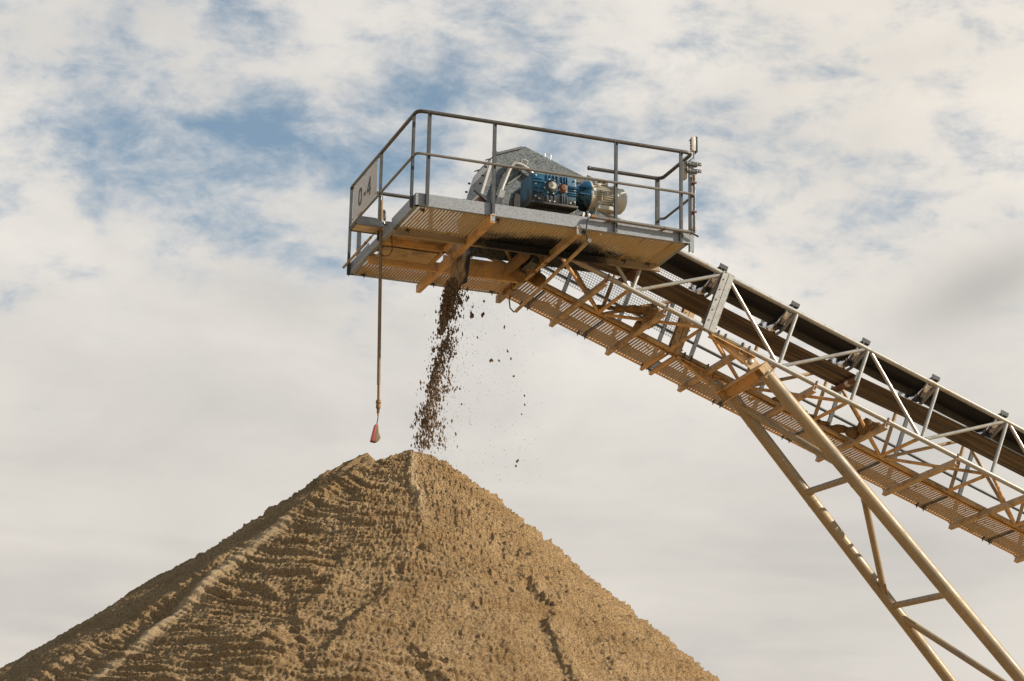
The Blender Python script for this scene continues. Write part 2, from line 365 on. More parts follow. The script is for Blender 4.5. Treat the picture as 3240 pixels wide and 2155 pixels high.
    X2, Y2, Z2 = X + nx*D, Y + ny*D, h + nz*D
    sk = sstep(11.0, 12.4, RR); Z2 = np.maximum(Z2*(1-sk) + sk*np.minimum(Z2, -.05), -.05)
    na, nr_ = X.shape
    co = np.stack([X2 - ax, Y2 - ay, Z2], -1).reshape(-1, 3)
    top = np.array([[0, 0, float(H + .085 - .75*.22)]])
    co = np.concatenate([co, top])
    i = np.arange(na); j = np.arange(nr_-1); I, J = np.meshgrid(i, j, indexing='ij'); I2 = (I+1) % na
    quads = np.stack([I*nr_+J, I*nr_+J+1, I2*nr_+J+1, I2*nr_+J], -1).reshape(-1, 4)
    tri = np.stack([i*nr_, ((i+1) % na)*nr_, np.full(na, na*nr_)], -1)[:, ::-1]
    me = bpy.data.meshes.new('sand_pile')
    me.vertices.add(len(co)); me.vertices.foreach_set('co', co.astype(np.float32).ravel())
    nl = quads.size + tri.size; me.loops.add(nl); me.polygons.add(len(quads) + len(tri))
    me.loops.foreach_set('vertex_index', np.concatenate([quads.ravel(), tri.ravel()]).astype(np.int32))
    ls = np.concatenate([np.arange(len(quads))*4, quads.size + np.arange(len(tri))*3]).astype(np.int32)
    me.polygons.foreach_set('loop_start', ls)
    me.update(calc_edges=True); me.validate(); me.shade_smooth()
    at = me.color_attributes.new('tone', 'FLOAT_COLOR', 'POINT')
    tc_ = np.zeros((len(co), 4), np.float32); tc_[:-1, 0] = pale_track.ravel(); tc_[:-1, 1] = damp.ravel(); tc_[:, 3] = 1; at.data.foreach_set('color', tc_.ravel())
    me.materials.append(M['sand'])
    o = bpy.data.objects.new('sand_pile', me); C.objects.link(o); o.location = (ax, ay, 0); ORG[o] = Vector((ax, ay, 0))
    return tag(o, 'tall cone of coarse brown sand with a second crest behind its left shoulder', 'sand heap')
RID = (203, 214, 1.8, 5.8); RID2 = (252, 257, .2, 1.5)
SCARPS = [(285, 272, 1.8, 4.9, .16, .065), (254, 263, 3.9, 5.6, .18, .07), (280, 270, 3.4, 5.4, .16, .06), (292, 286, 2.4, 4.2, .12, .03), (236, 231, 2.2, 4.0, .2, .04), (246, 240, 2.9, 4.4, .2, .045), (228, 240, 3.0, 4.2, .2, .045), (270, 267, 1.4, 2.6, .12, .03)]
pile = make_pile()

# falling material -------------------------------------------------------------
OCT = [(0, 1, 2), (0, 2, 3), (0, 3, 4), (0, 4, 1), (5, 2, 1), (5, 3, 2), (5, 4, 3), (5, 1, 4)]
def lump(m, p, sx, sy, sz):
    j = lambda: random.uniform(.6, 1.3)
    m.add([(p[0], p[1], p[2]+sz*j()), (p[0]+sx*j(), p[1], p[2]+sz*.3*random.uniform(-1, 1)), (p[0], p[1]+sy*j(), p[2]), (p[0]-sx*j(), p[1], p[2]+sz*.3*random.uniform(-1, 1)), (p[0], p[1]-sy*j(), p[2]), (p[0], p[1], p[2]-sz*j())], OCT)
def stream_u(z):      # path of the stream: thrown forward off the pulley and falling
    zs = [-2.62, -2.09, -1.545, -.995, -.438, -.1]; us = [.645, .70, .80, .873, .95, 1.00]
    return float(np.interp(z, zs, us))
m = MB()
cl = [(random.uniform(-2.55, -.35), random.gauss(0, 1)) for _ in range(120)]
n = 0
while n < 3500:
    t = random.random(); z = -.42 - 2.20*t
    if random.random() > 1.0 - .35*t: continue
    w = .050 + .080*t
    q = random.gauss(0, 1)
    # clusters break the lower stream into rags
    k = sum(math.exp(-((z-cz)/.042)**2 - ((q-cq)/.33)**2) for cz, cq in cl)
    if t > .10 and random.random() > .035 + .8*k + (.35 if t < .2 else 0): continue
    side = q*w*(1.3 if q > 0 else .75)
    u = stream_u(z) + side; v = 1.45 + random.gauss(0, .085)
    s_ = random.choice((.005, .006, .008, .010, .013))
    lump(m, P(u, v, z), s_, s_, s_*random.uniform(1.6, 3.0)); n += 1
for _ in range(700):      # solid mouth of the stream
    z = random.uniform(-1.0, -.36); t = (-.36 - z)/.64
    if random.random() < t*.75: continue
    lump(m, P(stream_u(z) + random.uniform(-.066, .046), 1.46 + random.uniform(-.10, .10), z), .009, .009, .026)
for _ in range(1100):      # fine spill to the right, and a little dust to the left
    z = random.uniform(-2.8, -.4); u = stream_u(z) + (abs(random.gauss(0, .24)) if random.random() < .85 else -abs(random.gauss(0, .10)))
    s_ = random.choice((.0018, .0024, .0032)); lump(m, P(u, 1.45 + random.gauss(0, .12), z), s_, s_, s_*3.2)
for _ in range(190):
    z = random.uniform(-2.9, -.45); u = 1.2 + random.random()*.95
    s_ = random.choice((.0022, .003)); lump(m, P(u, 1.45 + random.gauss(0, .15), z), s_, s_, s_*3.2)
tag(m.build('falling_sand', 'grains'), 'ragged stream of damp brown sand falling from the rubber apron onto the heap', 'falling sand', kind='stuff')
CL = [(1.172, -.55, .020), (1.233, -.781, .030), (1.371, -.745, .026), (1.662, -.874, .017), (1.709, -1.175, .014), (1.754, -1.27, .015), (1.496, -1.323, .024), (1.948, -1.723, .014), (1.951, -1.837, .013), (1.91, -1.962, .011), (1.872, -2.565, .018), (1.851, -2.629, .012), (1.387, -.569, .016), (1.081, -.599, .032), (1.243, -.655, .012), (1.129, -1.923, .012), (1.314, -1.045, .012), (1.069, -2.303, .015), (1.597, -1.314, .014), (1.799, -1.487, .014)]
for (u, z, s_) in CL:
    m = MB()
    for q in range(5): lump(m, P(u + random.gauss(0, s_*.35), 1.5 + random.gauss(0, s_*.3), z + random.gauss(0, s_*.5)), s_*.7, s_*.7, s_*random.uniform(.8, 1.3))
    tag(m.build('falling_clod', 'grains'), 'small dark clod dropping through the air to the right of the sand stream', 'clod', 'loose clods in mid air right of the stream')

# ------------------------------------------------------------------ head platform
HT, HM, TB, W, L = 1.2, .636, .15, 2.808, 3.509
w1, w2 = .918, 1.985; UB = 2.05
pf = thing('service_platform', P(1.75, 1.4, 0), 'galvanized service platform with handrails round the conveyor head', 'platform')
# toe boards: folded sheet with a lip under the deck
lip = .055
def toe(p0, p1, inward, h=TB): return MB().profile(p0, p1, inward, EZ, [(0, 0), (lip, 0), (lip, .005), (.005, .005), (.005, h), (0, h)]).build('toe_board', 'toe', pf)
toe(P(0, 0, 0), P(L, 0, 0), EV)
toe(P(0, .006, 0), P(0, w1+.05, 0), EX)
toe(P(0, w1+.056, 0), P(0, w2-.056, 0), EX, .11)
toe(P(0, w2-.05, 0), P(0, W-.006, 0), EX)
toe(P(0, W, 0), P(UB, W, 0), -EV)
toe(P(L, .006, 0), P(L, w1, 0), -EX)
# decks
def deck(u0, u1, v0, v1, mat, z=.012): return grating(P(u0, v0, z), EX, EV, EZ, u1-u0, v1-v0).build('deck_panel', mat, pf)
deck(.06, .925, .06, w1-.03, 'deck_near'); deck(.985, 2.02, .06, w1-.03, 'deck_near'); deck(2.08, L-.06, .06, w1-.03, 'deck_near')
deck(.06, .925, w2+.03, W-.06, 'deck'); deck(.985, UB-.03, w2+.03, W-.06, 'deck')
# edge channels of the two walkways, and the skirt plates of the head chute
for (v, sgn, u1) in ((w1, -1, L-.01), (w2, 1, UB-.01)):
    MB().channel(P(.012, v, -.085), P(u1, v, -.085), EV*sgn, EZ, .05, .12).build('edge_channel', 'oily' if v < 1 else 'orange', pf)
MB().box(P(1.52, w2-.012, .075), 1.06, .006, .13).build('skirt_plate', 'orange', pf)
MB().box(P(1.20, w2-.02, .30), .36, .006, .31).build('skirt_plate', 'tan', pf)
# middle infill at the nose
MB().box(P(.46, 1.45, .055), .80, w2-w1-.09, .006).build('infill_plate', 'tan', pf)
MB().channel(P(.02, 1.42, -.02), P(.93, 1.42, -.02), EV, EZ, .05, .07).build('infill_bearer', 'orange', pf)
MB().box(P(.42, 1.70, -.035), .70, .44, .005).build('infill_plate', 'tan', pf)
MB().angle(P(.80, w1+.03, -.02), P(.80, w2-.03, -.02), EX, EZ, .05, .05).build('infill_bearer', 'orange', pf)
# cross beams
for u in (.955, UB):
    MB().channel(P(u-.03, -.02, -.098), P(u-.03, W+.07, -.098), EX, EZ, .06, .10).build('cross_beam', 'orange' if u < 1.5 else 'tan', pf)
    MB().box(P(u, -.008, -.03), .06, .006, .10).build('end_cleat', 'toe', pf)
# posts (angle iron) with bolts
def post(u, v, a, b, top=HT-.025, bot=.01, nb=2):
    o = MB().angle(P(u, v, bot), P(u, v, top), a, b, .048, .040, .007).build('post', 'post', pf)
    for k in range(nb): bolt(P(u, v, 0) + a*.025 + EZ*(.045 + .06*k) - b*.0, -b, .011, .010, 'bright', o)
    return o
for u in (.136, .957, 2.526, 3.39): post(u-.024, -.002, EX, -EV) if False else post(u-.024, -.003, EX, Vector((0, -1, 0)))
post(-.003, .10, EV, -EX, bot=-.01); post(-.003, 1.427, EV, -EX); post(-.003, W-.05, EV, -EX, bot=-.02)
for u in (.12, 1.08, 1.99): post(u-.024, W+.003, EX, EV, nb=0)
post(L+.003-.05, w1+.004, EX, EV, nb=0)
# rails
tr = MB(); tr.bend([P(UB+.1, W+.02, HT-.024), P(-.022, W+.02, HT-.024), P(-.022, -.022, HT-.024), P(L+.03, -.022, HT-.024), P(L+.03, w1+.02, HT-.024), P(2.56, w1+.02, HT-.024)], .024, 12, .10, 6); tr.build('top_rail', 'rail', pf)
mr = MB(); mr.bend([P(UB+.1, W+.02, HM), P(-.022, W+.02, HM), P(-.022, -.03, HM), P(L+.06, -.03, HM), P(L+.06, w1+.0, HM), P(L-.02, w1+.022, HM)], .017, 10, .07, 6); mr.build('mid_rail', 'white_rail', pf)
MB().lathe(P(2.56, w1+.02, HT-.024), -EX, [(0, .026), (.02, .030), (.03, .02)], 12).build('rail_cap', 'rail', pf)
# bracing at the underside right end
for u in (2.92, 3.3): MB().channel(P(u, .06, -.004), P(u, w1, -.004), EX, EZ, .03, .012, .003).build('deck_stiffener', 'tan', pf)
for (u, v) in ((.12, .11), (.17, w1-.06), (1.05, .10), (1.10, w1-.05), (2.15, .10), (2.2, w1-.05), (3.0, w1-.05), (3.32, w1-.05), (.16, W-.1), (1.1, W-.09), (1.9, W-.09)):
    MB().box(P(u, v, -.012), .05, .035, .02).box(P(u+.012, v, -.035), .010, .010, .03).build('deck_clip', 'dark', pf)

# sign -----------------------------------------------------------------
sg = thing('sign_board', P(-.05, 2.035, .63), 'pale board reading 0-4 fixed to the end handrail above the lamp', 'sign')
MB().box(P(-.050, 2.035, .873), .005, 1.07, .475).build('panel', 'sign', sg, .001)
m = MB(); N0 = 40; cy, cz = 2.235, .861
for k in range(N0):
    def e(t, a, b): return (abs(math.cos(t))**.75*math.copysign(1, math.cos(t))*a, abs(math.sin(t))**.75*math.copysign(1, math.sin(t))*b)
    t0, t1 = 2*math.pi*k/N0, 2*math.pi*(k+1)/N0
    q = [e(t0, .078, .120), e(t1, .078, .120), e(t1, .038, .080), e(t0, .038, .080)]
    m.prism([P(-.0535, cy+a, cz+b) for a, b in q], EX*-.002)
m.build('digit', 'ink', sg)
MB().box(P(-.0545, 2.030, .830), .002, .088, .046).build('dash', 'ink', sg)
# a 4 as seen from the nose (v grows to the reader's left)
y0 = 1.842
m = MB()
m.prism([P(-.0535, y0-.016, .741), P(-.0535, y0-.058, .741), P(-.0535, y0-.058, .981), P(-.0535, y0-.016, .981)], EX*-.002)
m.prism([P(-.0535, y0+.087, .796), P(-.0535, y0-.085, .796), P(-.0535, y0-.085, .834), P(-.0535, y0+.087, .834)], EX*-.0016)
m.prism([P(-.0535, y0+.087, .832), P(-.0535, y0+.040, .832), P(-.0535, y0-.022, .925), P(-.0535, y0-.022, .981), P(-.0535, y0-.014, .981)], EX*-.0018)
m.build('digit', 'ink', sg)
for (y, z) in ((1.52, 1.09), (2.55, 1.09), (1.52, .66), (2.55, .66), (2.04, 1.09)): bolt(P(-.053, y, z), -EX, .008, .006, 'dark', sg, 'screw')

# floodlight ------------------------------------------------------------
fl = thing('floodlight', P(-.15, 1.42, .15), 'dusty rectangular floodlight facing down at the end of the platform', 'floodlight')
u0, u1, v0, v1, zb = -.355, .055, 1.29, 1.56, .150
m = MB()
lo = [P(u0, v0, zb+.015), P(u1, v0, zb+.015), P(u1, v1, zb+.015), P(u0, v1, zb+.015)]
hi = [P(u0+.09, v0+.05, zb+.12), P(u1-.14, v0+.05, zb+.12), P(u1-.14, v1-.06, zb+.12), P(u0+.09, v1-.06, zb+.12)]
m.add(lo + hi, [(0, 1, 5, 4), (1, 2, 6, 5), (2, 3, 7, 6), (3, 0, 4, 7), (4, 5, 6, 7), (3, 2, 1, 0)]); m.build('housing', 'post', fl, .006)
m = MB(); t = .02
for a, b in ((P(u0, v0, zb), P(u1, v0, zb)), (P(u1, v0+.011, zb), P(u1, v1-.011, zb)), (P(u1, v1, zb), P(u0, v1, zb)), (P(u0, v1-.011, zb), P(u0, v0+.011, zb))): m.bar(a, b, .022, .028, EZ)
m.build('bezel', 'dark', fl)
MB().box(P((u0+u1)/2, (v0+v1)/2, zb-.004), u1-u0-.022, v1-v0-.022, .008).build('glass', 'lampglass', fl)
MB().box(P(.10, 1.30, .20), .16, .03, .05).box(P(.17, 1.38, .19), .014, .16, .05).build('bracket', 'dark', fl)
for v in (1.33, 1.52): MB().lathe(P(u1-.06, v, zb+.09), EV, [(0, .012), (.02, .012)], 8).build('clip', 'bright', fl)
MB().path([P(.06, 1.30, .15), P(.10, 1.28, .02), P(.115, 1.29, -.12), P(.09, 1.31, -.20), P(.03, 1.34, -.21), P(-.02, 1.37, -.17)], .006, 8).build('cable', 'black', fl)

# level probe hanging on its rod -----------------------------------------
pr = thing('level_probe', P(.03, 1.38, -2.55), 'red and brown tilt switch hanging on a long rod above the heap', 'level probe')
MB().tube(P(-.02, 1.38, .52), P(.034, 1.38, -1.83), .0215, 12).build('rod', 'probe', pr)
MB().tube(P(.034, 1.38, -1.80), P(.040, 1.38, -2.03), .0175, 12).build('rod', 'copper', pr)
MB().lathe(P(.040, 1.38, -2.015), -EZ, [(0, .020), (.018, .033), (.045, .033), (.055, .022), (.062, .029), (.105, .029), (.118, .018), (.125, .022), (.135, .013), (.142, .021), (.152, .013), (.16, .020), (.17, .011), (.195, .011)], 14).build('cable_gland', 'copper', pr)
MB().path([P(.042, 1.38, -2.20), P(.041, 1.38, -2.24), P(.035, 1.38, -2.29), P(.026, 1.38, -2.345)], .0065, 8).build('cable', 'black', pr)
pa = [(.018, -2.325), (.040, -2.335), (.046, -2.40), (.052, -2.435), (.074, -2.482), (.072, -2.502), (.050, -2.535), (.020, -2.552), (-.010, -2.548)]
MB().prism([P(a, 1.345, b) for a, b in pa], EV*.07).build('probe_body', 'probe', pr, .008)
MB().prism([P(a, 1.340, b) for a, b in [(.004, -2.332), (.020, -2.330), (-.008, -2.549), (-.041, -2.540)]], EV*.08).build('probe_cap', 'red', pr, .006)
MB().path([P(-.02, 1.40, .52), P(-.012, 1.41, .60), P(.006, 1.42, .60), P(.012, 1.43, .45), P(.03, 1.43, .25)], .007, 8).path([P(.01, 1.43, .52), P(.02, 1.44, .40), P(.05, 1.44, .23)], .007, 8).build('lead', 'white_rail', pr)
MB().lathe(P(.04, 1.45, .27), EZ, [(0, .012), (.03, .028), (.08, .030), (.10, .020), (.13, .026), (.16, .010)], 10).build('plug', 'dark', pr)

# conduits ----------------------------------------------------------------
c1 = thing('cable_conduit', P(2.85, -.05, .12), 'pale straight conduit clipped along the front toe board', 'conduit')
MB().tube(P(2.19, -.052, .142), P(3.495, -.052, .126), .021, 12).build('pipe', 'white_rail', c1)
for u in (2.43, 3.15): MB().lathe(P(u, -.052, .139-.012*(u-2.2)), EX, [(-.012, .025), (.012, .025)], 12).box(P(u, -.025, .139-.012*(u-2.2)), .02, .05, .02).build('clamp', 'rust', c1)
MB().lathe(P(2.185, -.052, .142), EX, [(0, .026), (.05, .026)], 12).build('end_sleeve', 'copper', c1)
MB().path([P(2.20, -.052, .142), P(2.15, -.055, .11), P(2.135, -.05, .02), P(2.135, -.04, -.06), P(2.15, -.03, -.125), P(2.17, .0, -.15)], .009, 8).build('cable', 'black', c1)
MB().tube(P(3.49, -.052, .126), P(3.60, -.052, .085), .012, 8).build('cable', 'black', c1)
c2_ = thing('cable_conduit', P(2.2, 1.3, -.2), 'long dusty conduit running crosswise below the platform with cable loops at its ends', 'conduit')
MB().tube(P(2.185, -.0, -.150), P(2.215, 2.62, -.262), .023, 12).build('pipe', 'tan', c2_)
MB().lathe(P(2.1845, -.02, -.149), EV, [(0, .027), (.05, .027)], 12).build('end_sleeve', 'white_rail', c2_)
MB().path([P(2.215, 2.60, -.262), P(2.20, 2.67, -.26), P(2.16, 2.70, -.20), P(2.13, 2.66, -.10), P(2.11, 2.55, -.03)], .009, 8).build('cable', 'black', c2_)
c3_ = thing('cable_conduit', P(-.06, 2.2, .1), 'short dusty conduit across the platform nose under the sign', 'conduit')
MB().tube(P(-.062, 1.62, .120), P(-.062, 2.86, .108), .017, 10).build('pipe', 'tan', c3_)
for v in (1.85, 2.6): MB().lathe(P(-.062, v, .117), EV, [(-.012, .022), (.012, .022)], 10).build('clamp', 'rust', c3_)
MB().path([P(-.062, 1.64, .12), P(-.05, 1.55, .13), P(-.03, 1.48, .16)], .008, 8).build('cable', 'white_rail', c3_)

# pole with the pendant control at the right end ---------------------------
pc = thing('control_pole', P(3.5, 0, 0), 'grey upright at the right end of the platform carrying two arms', 'pole')
MB().channel(P(3.525, .03, -.09), P(3.525, .03, 1.10), EV, EX, .05, .055, .006).build('upright', 'toe', pc)
for z in (1.075, .985): MB().angle(P(3.47, -.002, z), P(3.668, -.002, z), -EZ, EV, .045, .16, .006).build('arm', 'post', pc)
for z in (1.052, .962):
    for u in (3.48, 3.51, 3.61, 3.645): bolt(P(u, -.003, z), -EV, .009, .009, 'bright', pc)
MB().tube(P(3.572, .0, .15), P(3.574, .0, .86), .015, 10).build('conduit', 'post', pc)
for z in (.17, .85): MB().lathe(P(3.573, 0, z), EZ, [(0, .02), (.05, .02)], 10).build('sleeve', 'copper', pc)
for z in (.42, .80): MB().box(P(3.572, .0, z), .05, .045, .02).build('clamp', 'rust', pc)
MB().box(P(3.485, .11, .98), .05, .09, .22).build('junction_box', 'cream', pc, .01)
ps = thing('pendant_control', P(3.575, 0, 1.2), 'cream hand control with buttons perched above the right corner of the handrail', 'pendant control')
MB().box(P(3.555, 0, 1.305), .055, .06, .19).build('case', 'cream', ps, .014)
MB().box(P(3.597, .005, 1.305), .030, .066, .205).build('cover', 'ink', ps, .008)
for z in (1.36, 1.32, 1.28, 1.24): MB().lathe(P(3.528, 0, z), -EX, [(0, .012), (.008, .011), (.012, .006)], 10).build('button', 'dark', ps)
MB().lathe(P(3.528, 0, 1.345), -EX, [(0, .006), (.03, .005)], 8).build('lever', 'dark', ps)
MB().lathe(P(3.565, 0, 1.212), -EZ, [(0, .016), (.02, .012), (.03, .006)], 10).build('gland', 'cream', ps)
MB().path([P(3.565, 0, 1.19), P(3.56, 0, 1.165), P(3.575, .01, 1.15), P(3.55, .02, 1.12), P(3.51, .03, 1.085)], .006, 8).path([P(3.60, 0, 1.21), P(3.585, 0, 1.18), P(3.565, 0, 1.16), P(3.57, 0, 1.10)], .005, 8).build('hook', 'dark', ps)

# ------------------------------------------------------------------ head hood
hd = thing('head_hood', P(1.9, 1.44, .1), 'mottled galvanized hood over the conveyor head pulley', 'hood')
VN, VF = 1.10, 1.77
prof = [(1.18, .10), (1.18, .726), (1.312, 1.177), (1.376, 1.252), (1.75, 1.403), (2.95, .975), (2.95, .10)]
for v in (VN, VF): MB().prism([P(a, v, b) for a, b in prof], EV*.005).build('side_panel', 'hood', hd)
def sheet(a, b, mat, name, ext=.0, t=.006, v0=VN+.005, v1=VF):
    a, b = P(*a), P(*b); d = (b-a).normalized(); nrm = d.cross(EV)
    m = MB().prism([a - d*ext + EV*(v0-a.y), b + d*ext + EV*(v0-a.y), b + d*ext + EV*(v1-a.y), a - d*ext + EV*(v1-a.y)], nrm*t)
    return m.build(name, mat, hd)
sheet((1.75, 0, 1.397), (2.95, 0, .969), 'hood', 'roof_sheet')
sheet((1.18, 0, .726), (1.312, 0, 1.177), 'hood', 'front_sheet')
sheet((1.312, 0, 1.177), (1.376, 0, 1.252), 'hood', 'front_sheet')
sheet((1.16, 0, .66), (1.300, 0, 1.165), 'flap', 'inspection_door', 0, -.03, VN-.02, VF+.02)
sheet((1.365, 0, 1.258), (1.685, 0, 1.388), 'hood', 'lid', .012, -.028, VN-.025, VF+.025)
sheet((1.376, 0, 1.249), (1.75, 0, 1.400), 'hood', 'roof_sheet')
for (a, b) in ((1.20, .83), (1.23, .94), (1.265, 1.06)):
    for v in (VN+.02, VF-.02):
        MB().box(P(a-.028, v, b), .03, .018, .02).build('latch', 'dark', hd)
for v in (VN-.01, VN+.25, VF): MB().bar(P(1.31, v, 1.243), P(1.37, v, 1.272), .018, .012, EZ).build('latch', 'dark', hd)
MB().bend([P(2.031, 1.15, 1.29), P(2.035, 1.15, 1.388), P(2.12, 1.15, 1.361), P(2.098, 1.15, 1.27)], .006, 8, .02, 3).build('handle', 'bright', hd)
MB().bend([P(1.69, VN-.005, 1.131), P(1.705, VN-.03, 1.222), P(1.778, VN-.03, 1.200), P(1.757, VN-.005, 1.118)], .0065, 8, .008, 2).build('handle', 'bright', hd)
MB().prism([P(a, VN-.005, b) for a, b in [(2.55, 1.05), (2.59, 1.15), (2.64, 1.13), (2.80, 1.07), (2.80, 1.0)]], EV*.005).build('lug_plate', 'hood', hd)
MB().bend([P(1.36, VN-.06, .50), P(1.425, VN-.06, .77), P(1.52, VN-.06, 1.04), P(1.575, VN-.06, 1.135), P(1.68, VN-.06, 1.125), P(1.80, VN-.06, 1.06), P(1.86, VN-.04, .98)], .030, 12, .07, 5).build('arm_tube', 'chord', hd)
MB().box(P(1.395, VN-.065, .62), .07, .06, .26, ((EX*.95+EZ*-.3).normalized(), EV, (EZ*.95+EX*.3).normalized())).build('arm_clamp', 'chord', hd)
MB().bar(P(1.52, VN-.02, .86), P(1.70, VN-.05, 1.01), .014, .03, EV).build('stay', 'chord', hd)
MB().lathe(P(1.70, VN-.10, 1.03), EV, [(0, .03), (.08, .034)], 10).build('knuckle', 'hood', hd)
MB().prism([P(a, VN-.02, b) for a, b in [(1.06, .52), (1.20, .66), (1.22, .45), (1.10, .30)]], EV*.6).build('chute_lip', 'rust', hd)
MB().bar(P(1.08, VN-.03, .72), P(1.24, VN-.03, .60), .03, .04, EV).build('chute_trim', 'ink', hd)

# rubber apron below the hood -----------------------------------------------
m = MB(); nu_, nv_ = 10, 10
vs = []
for i in range(nv_+1):
    t = i/nv_; v = 1.28 + .36*t
    for j in range(nu_+1):
        q = j/nu_; z = .22 - q*(.65 + .06*math.sin(t*3.0) - .02*t)
        u = 1.135 - .05*q - t*(.07 + .06*q) - .06*math.sin(t*math.pi)*q + .012*math.sin(7*t+3*q)
        vs.append(P(u, v, z))
fs = [(i*(nu_+1)+j, i*(nu_+1)+j+1, (i+1)*(nu_+1)+j+1, (i+1)*(nu_+1)+j) for i in range(nv_) for j in range(nu_)]
o = m.add(vs, fs).build('rubber_apron', 'flapsheet'); tag(o, 'muddy black rubber apron hanging where the sand leaves the conveyor head', 'rubber apron')
sm = o.modifiers.new('thickness', 'SOLIDIFY'); sm.thickness = .012

# ------------------------------------------------------------------ gear motor
gm = thing('gear_motor', P(2.15, .6, .2), 'blue gearbox with cream electric motor standing on the platform', 'gear motor')
VB = .45
gc = MB().box(P(1.90, .66, .625), .59, .40, .37).build('gearbox_case', 'blue', gm, .018)
MB().box(P(1.90, VB+.004, .625), .565, .02, .345).build('gearbox_lid', 'blue', gm, .006)
for z in (.735, .69, .615, .56): MB().box(P(1.685, VB-.012, z), .13, .018, .010).build('rib', 'blue', gm, .002)
for z in (.66, .635, .60, .575): MB().box(P(2.135, VB-.012, z), .12, .018, .010).build('rib', 'blue', gm, .002)
for u in (1.80, 1.845, 1.89, 1.935): MB().box(P(u, VB-.012, .765), .010, .018, .075).build('rib', 'blue', gm, .002)
for u in (1.80, 1.85, 1.90, 2.0, 2.03, 2.06): MB().box(P(u, VB-.012, .50), .010, .018, .10).build('rib', 'blue', gm, .002)
for u in (2.0, 2.035, 2.065): MB().box(P(u, VB-.012, .755), .010, .018, .10).build('rib', 'blue', gm, .002)
MB().box(P(2.035, VB-.008, .50), .10, .010, .12).box(P(1.86, VB-.0075, .49), .13, .010, .07).build('oil_stain_plate', 'dark', gm)
hub = MB().lathe(P(1.852, VB, .645), -EV, [(0, .105), (.025, .100), (.03, .085), (.05, .080)], 28).build('hub_ring', 'blue', gm)
MB().lathe(P(1.852, VB-.045, .645), -EV, [(0, .078), (.012, .074), (.014, .050)], 24).build('hub_seal', 'dark', hub)
MB().lathe(P(1.852, VB-.055, .645), -EV, [(0, .050), (.018, .050), (.024, .044)], 24).build('shaft_end', 'cream', hub)
bolt(P(1.852, VB-.078, .645), -EV, .015, .012, 'bright', hub)
for k in range(8):
    t = 2*math.pi*(k+.4)/8; bolt(P(1.852+.092*math.cos(t), VB-.022, .645+.092*math.sin(t)), -EV, .012, .014, 'bright', hub)
pn = MB().box(P(2.005, VB-.02, .645), .105, .03, .105, ((EX*.96+EZ*.28), EV, (EZ*.96-EX*.28))).build('input_cover', 'rust', gm, .008)
MB().lathe(P(2.01, VB-.03, .645), -EV, [(0, .044), (.03, .042), (.034, .034)], 24).build('input_cap', 'rust', pn)
for a, b in ((-.04, .048), (.05, .03), (-.05, -.03), (.04, -.048)): bolt(P(2.005+a, VB-.033, .645+b), -EV, .010, .010, 'bright', pn)
for (u, z) in ((1.655, .77), (1.655, .66), (1.655, .50), (2.165, .77), (2.165, .64), (2.165, .49), (1.70, .475), (1.84, .46), (1.90, .46), (2.11, .47)):
    bolt(P(u, VB-.006, z), -EV, .013, .016, 'bright', gm)
MB().box(P(1.90, .64, .425), .61, .44, .03).build('foot_plate', 'dark', gm, .004)
MB().box(P(1.95, .68, .29), .50, .30, .24).box(P(2.3, .70, .27), .40, .20, .20).build('base_frame', 'dark', gm, .01)
MB().lathe(P(2.02, .36, .21), -EV, [(0, .075), (.02, .07), (.03, .04)], 20).build('bearing_cap', 'white_rail', gm)
MB().bar(P(2.24, .42, .16), P(2.32, .50, .40), .03, .012, EV).bar(P(2.40, .42, .16), P(2.36, .50, .42), .02, .012, EV).build('support_strut', 'bright', gm)
AX = .60                                            # motor axis
ad = MB().lathe(P(2.19, AX, .655), EX, [(0, .115), (.05, .120), (.10, .150), (.14, .188), (.185, .198), (.20, .190)], 36).build('adapter_flange', 'blue', gm)
for k in range(6):
    t = 2*math.pi*(k+.5)/6; bolt(P(2.385, AX + .172*math.cos(t), .655 + .172*math.sin(t)), EX, .013, .018, 'bright', ad)
for z in (.70, .61): MB().box(P(2.29, AX-.17, z), .13, .05, .012).build('flange_web', 'blue', ad)
MB().lathe(P(2.39, AX, .655), EX, [(0, .192), (.018, .192), (.03, .160), (.075, .155)], 36).build('motor_flange', 'cream', gm)
body = MB().lathe(P(2.45, AX, .655), EX, [(0, .140), (.26, .140)], 32).build('motor_body', 'cream', gm)
m = MB()
for k in range(36):
    t = 2*math.pi*k/36; d = EV*math.cos(t) + EZ*math.sin(t); c = P(2.585, AX, .655) + d*.150
    m.box(c, .25, .030, .007, (EX, d, EX.cross(d)))
m.build('cooling_fin', 'cream', body)
for z in (.54, .77): 
    for u in (2.49, 2.69): MB().box(P(u, AX-.15, z), .035, .03, .03).build('lifting_lug', 'cream', body, .004)
tb = MB().box(P(2.545, AX-.02, .835), .17, .18, .085).build('terminal_box', 'cream', gm, .008)
for u in (2.515, 2.575): MB().lathe(P(u, AX-.108, .838), -EV, [(0, .023), (.012, .023), (.013, .017), (.02, .015)], 14).build('cable_gland', 'dark', tb)
MB().lathe(P(2.705, AX, .65), EX, [(0, .172), (.10, .172), (.14, .160), (.175, .125), (.19, .07), (.195, .02)], 36).build('fan_cowl', 'cream', gm)
MB().box(P(2.60, AX-.12, .475), .26, .12, .05).build('motor_foot', 'cream', gm, .008)
bolt(P(2.60, AX-.16, .665), -EV, .014, .014, 'bright', body)
MB().path([P(2.50, AX-.17, .70), P(2.52, AX-.19, .62), P(2.51, AX-.19, .53), P(2.45, AX-.18, .44), P(2.36, .30, .25), P(2.25, .02, .16)], .005, 8).build('cable', 'white_rail', gm)
MB().bend([P(2.35, .55, .33), P(2.75, .52, .40), P(2.95, .48, .24), P(3.1, .46, .14)], .022, 10, .08, 4).build('grease_pipe', 'chord', gm)

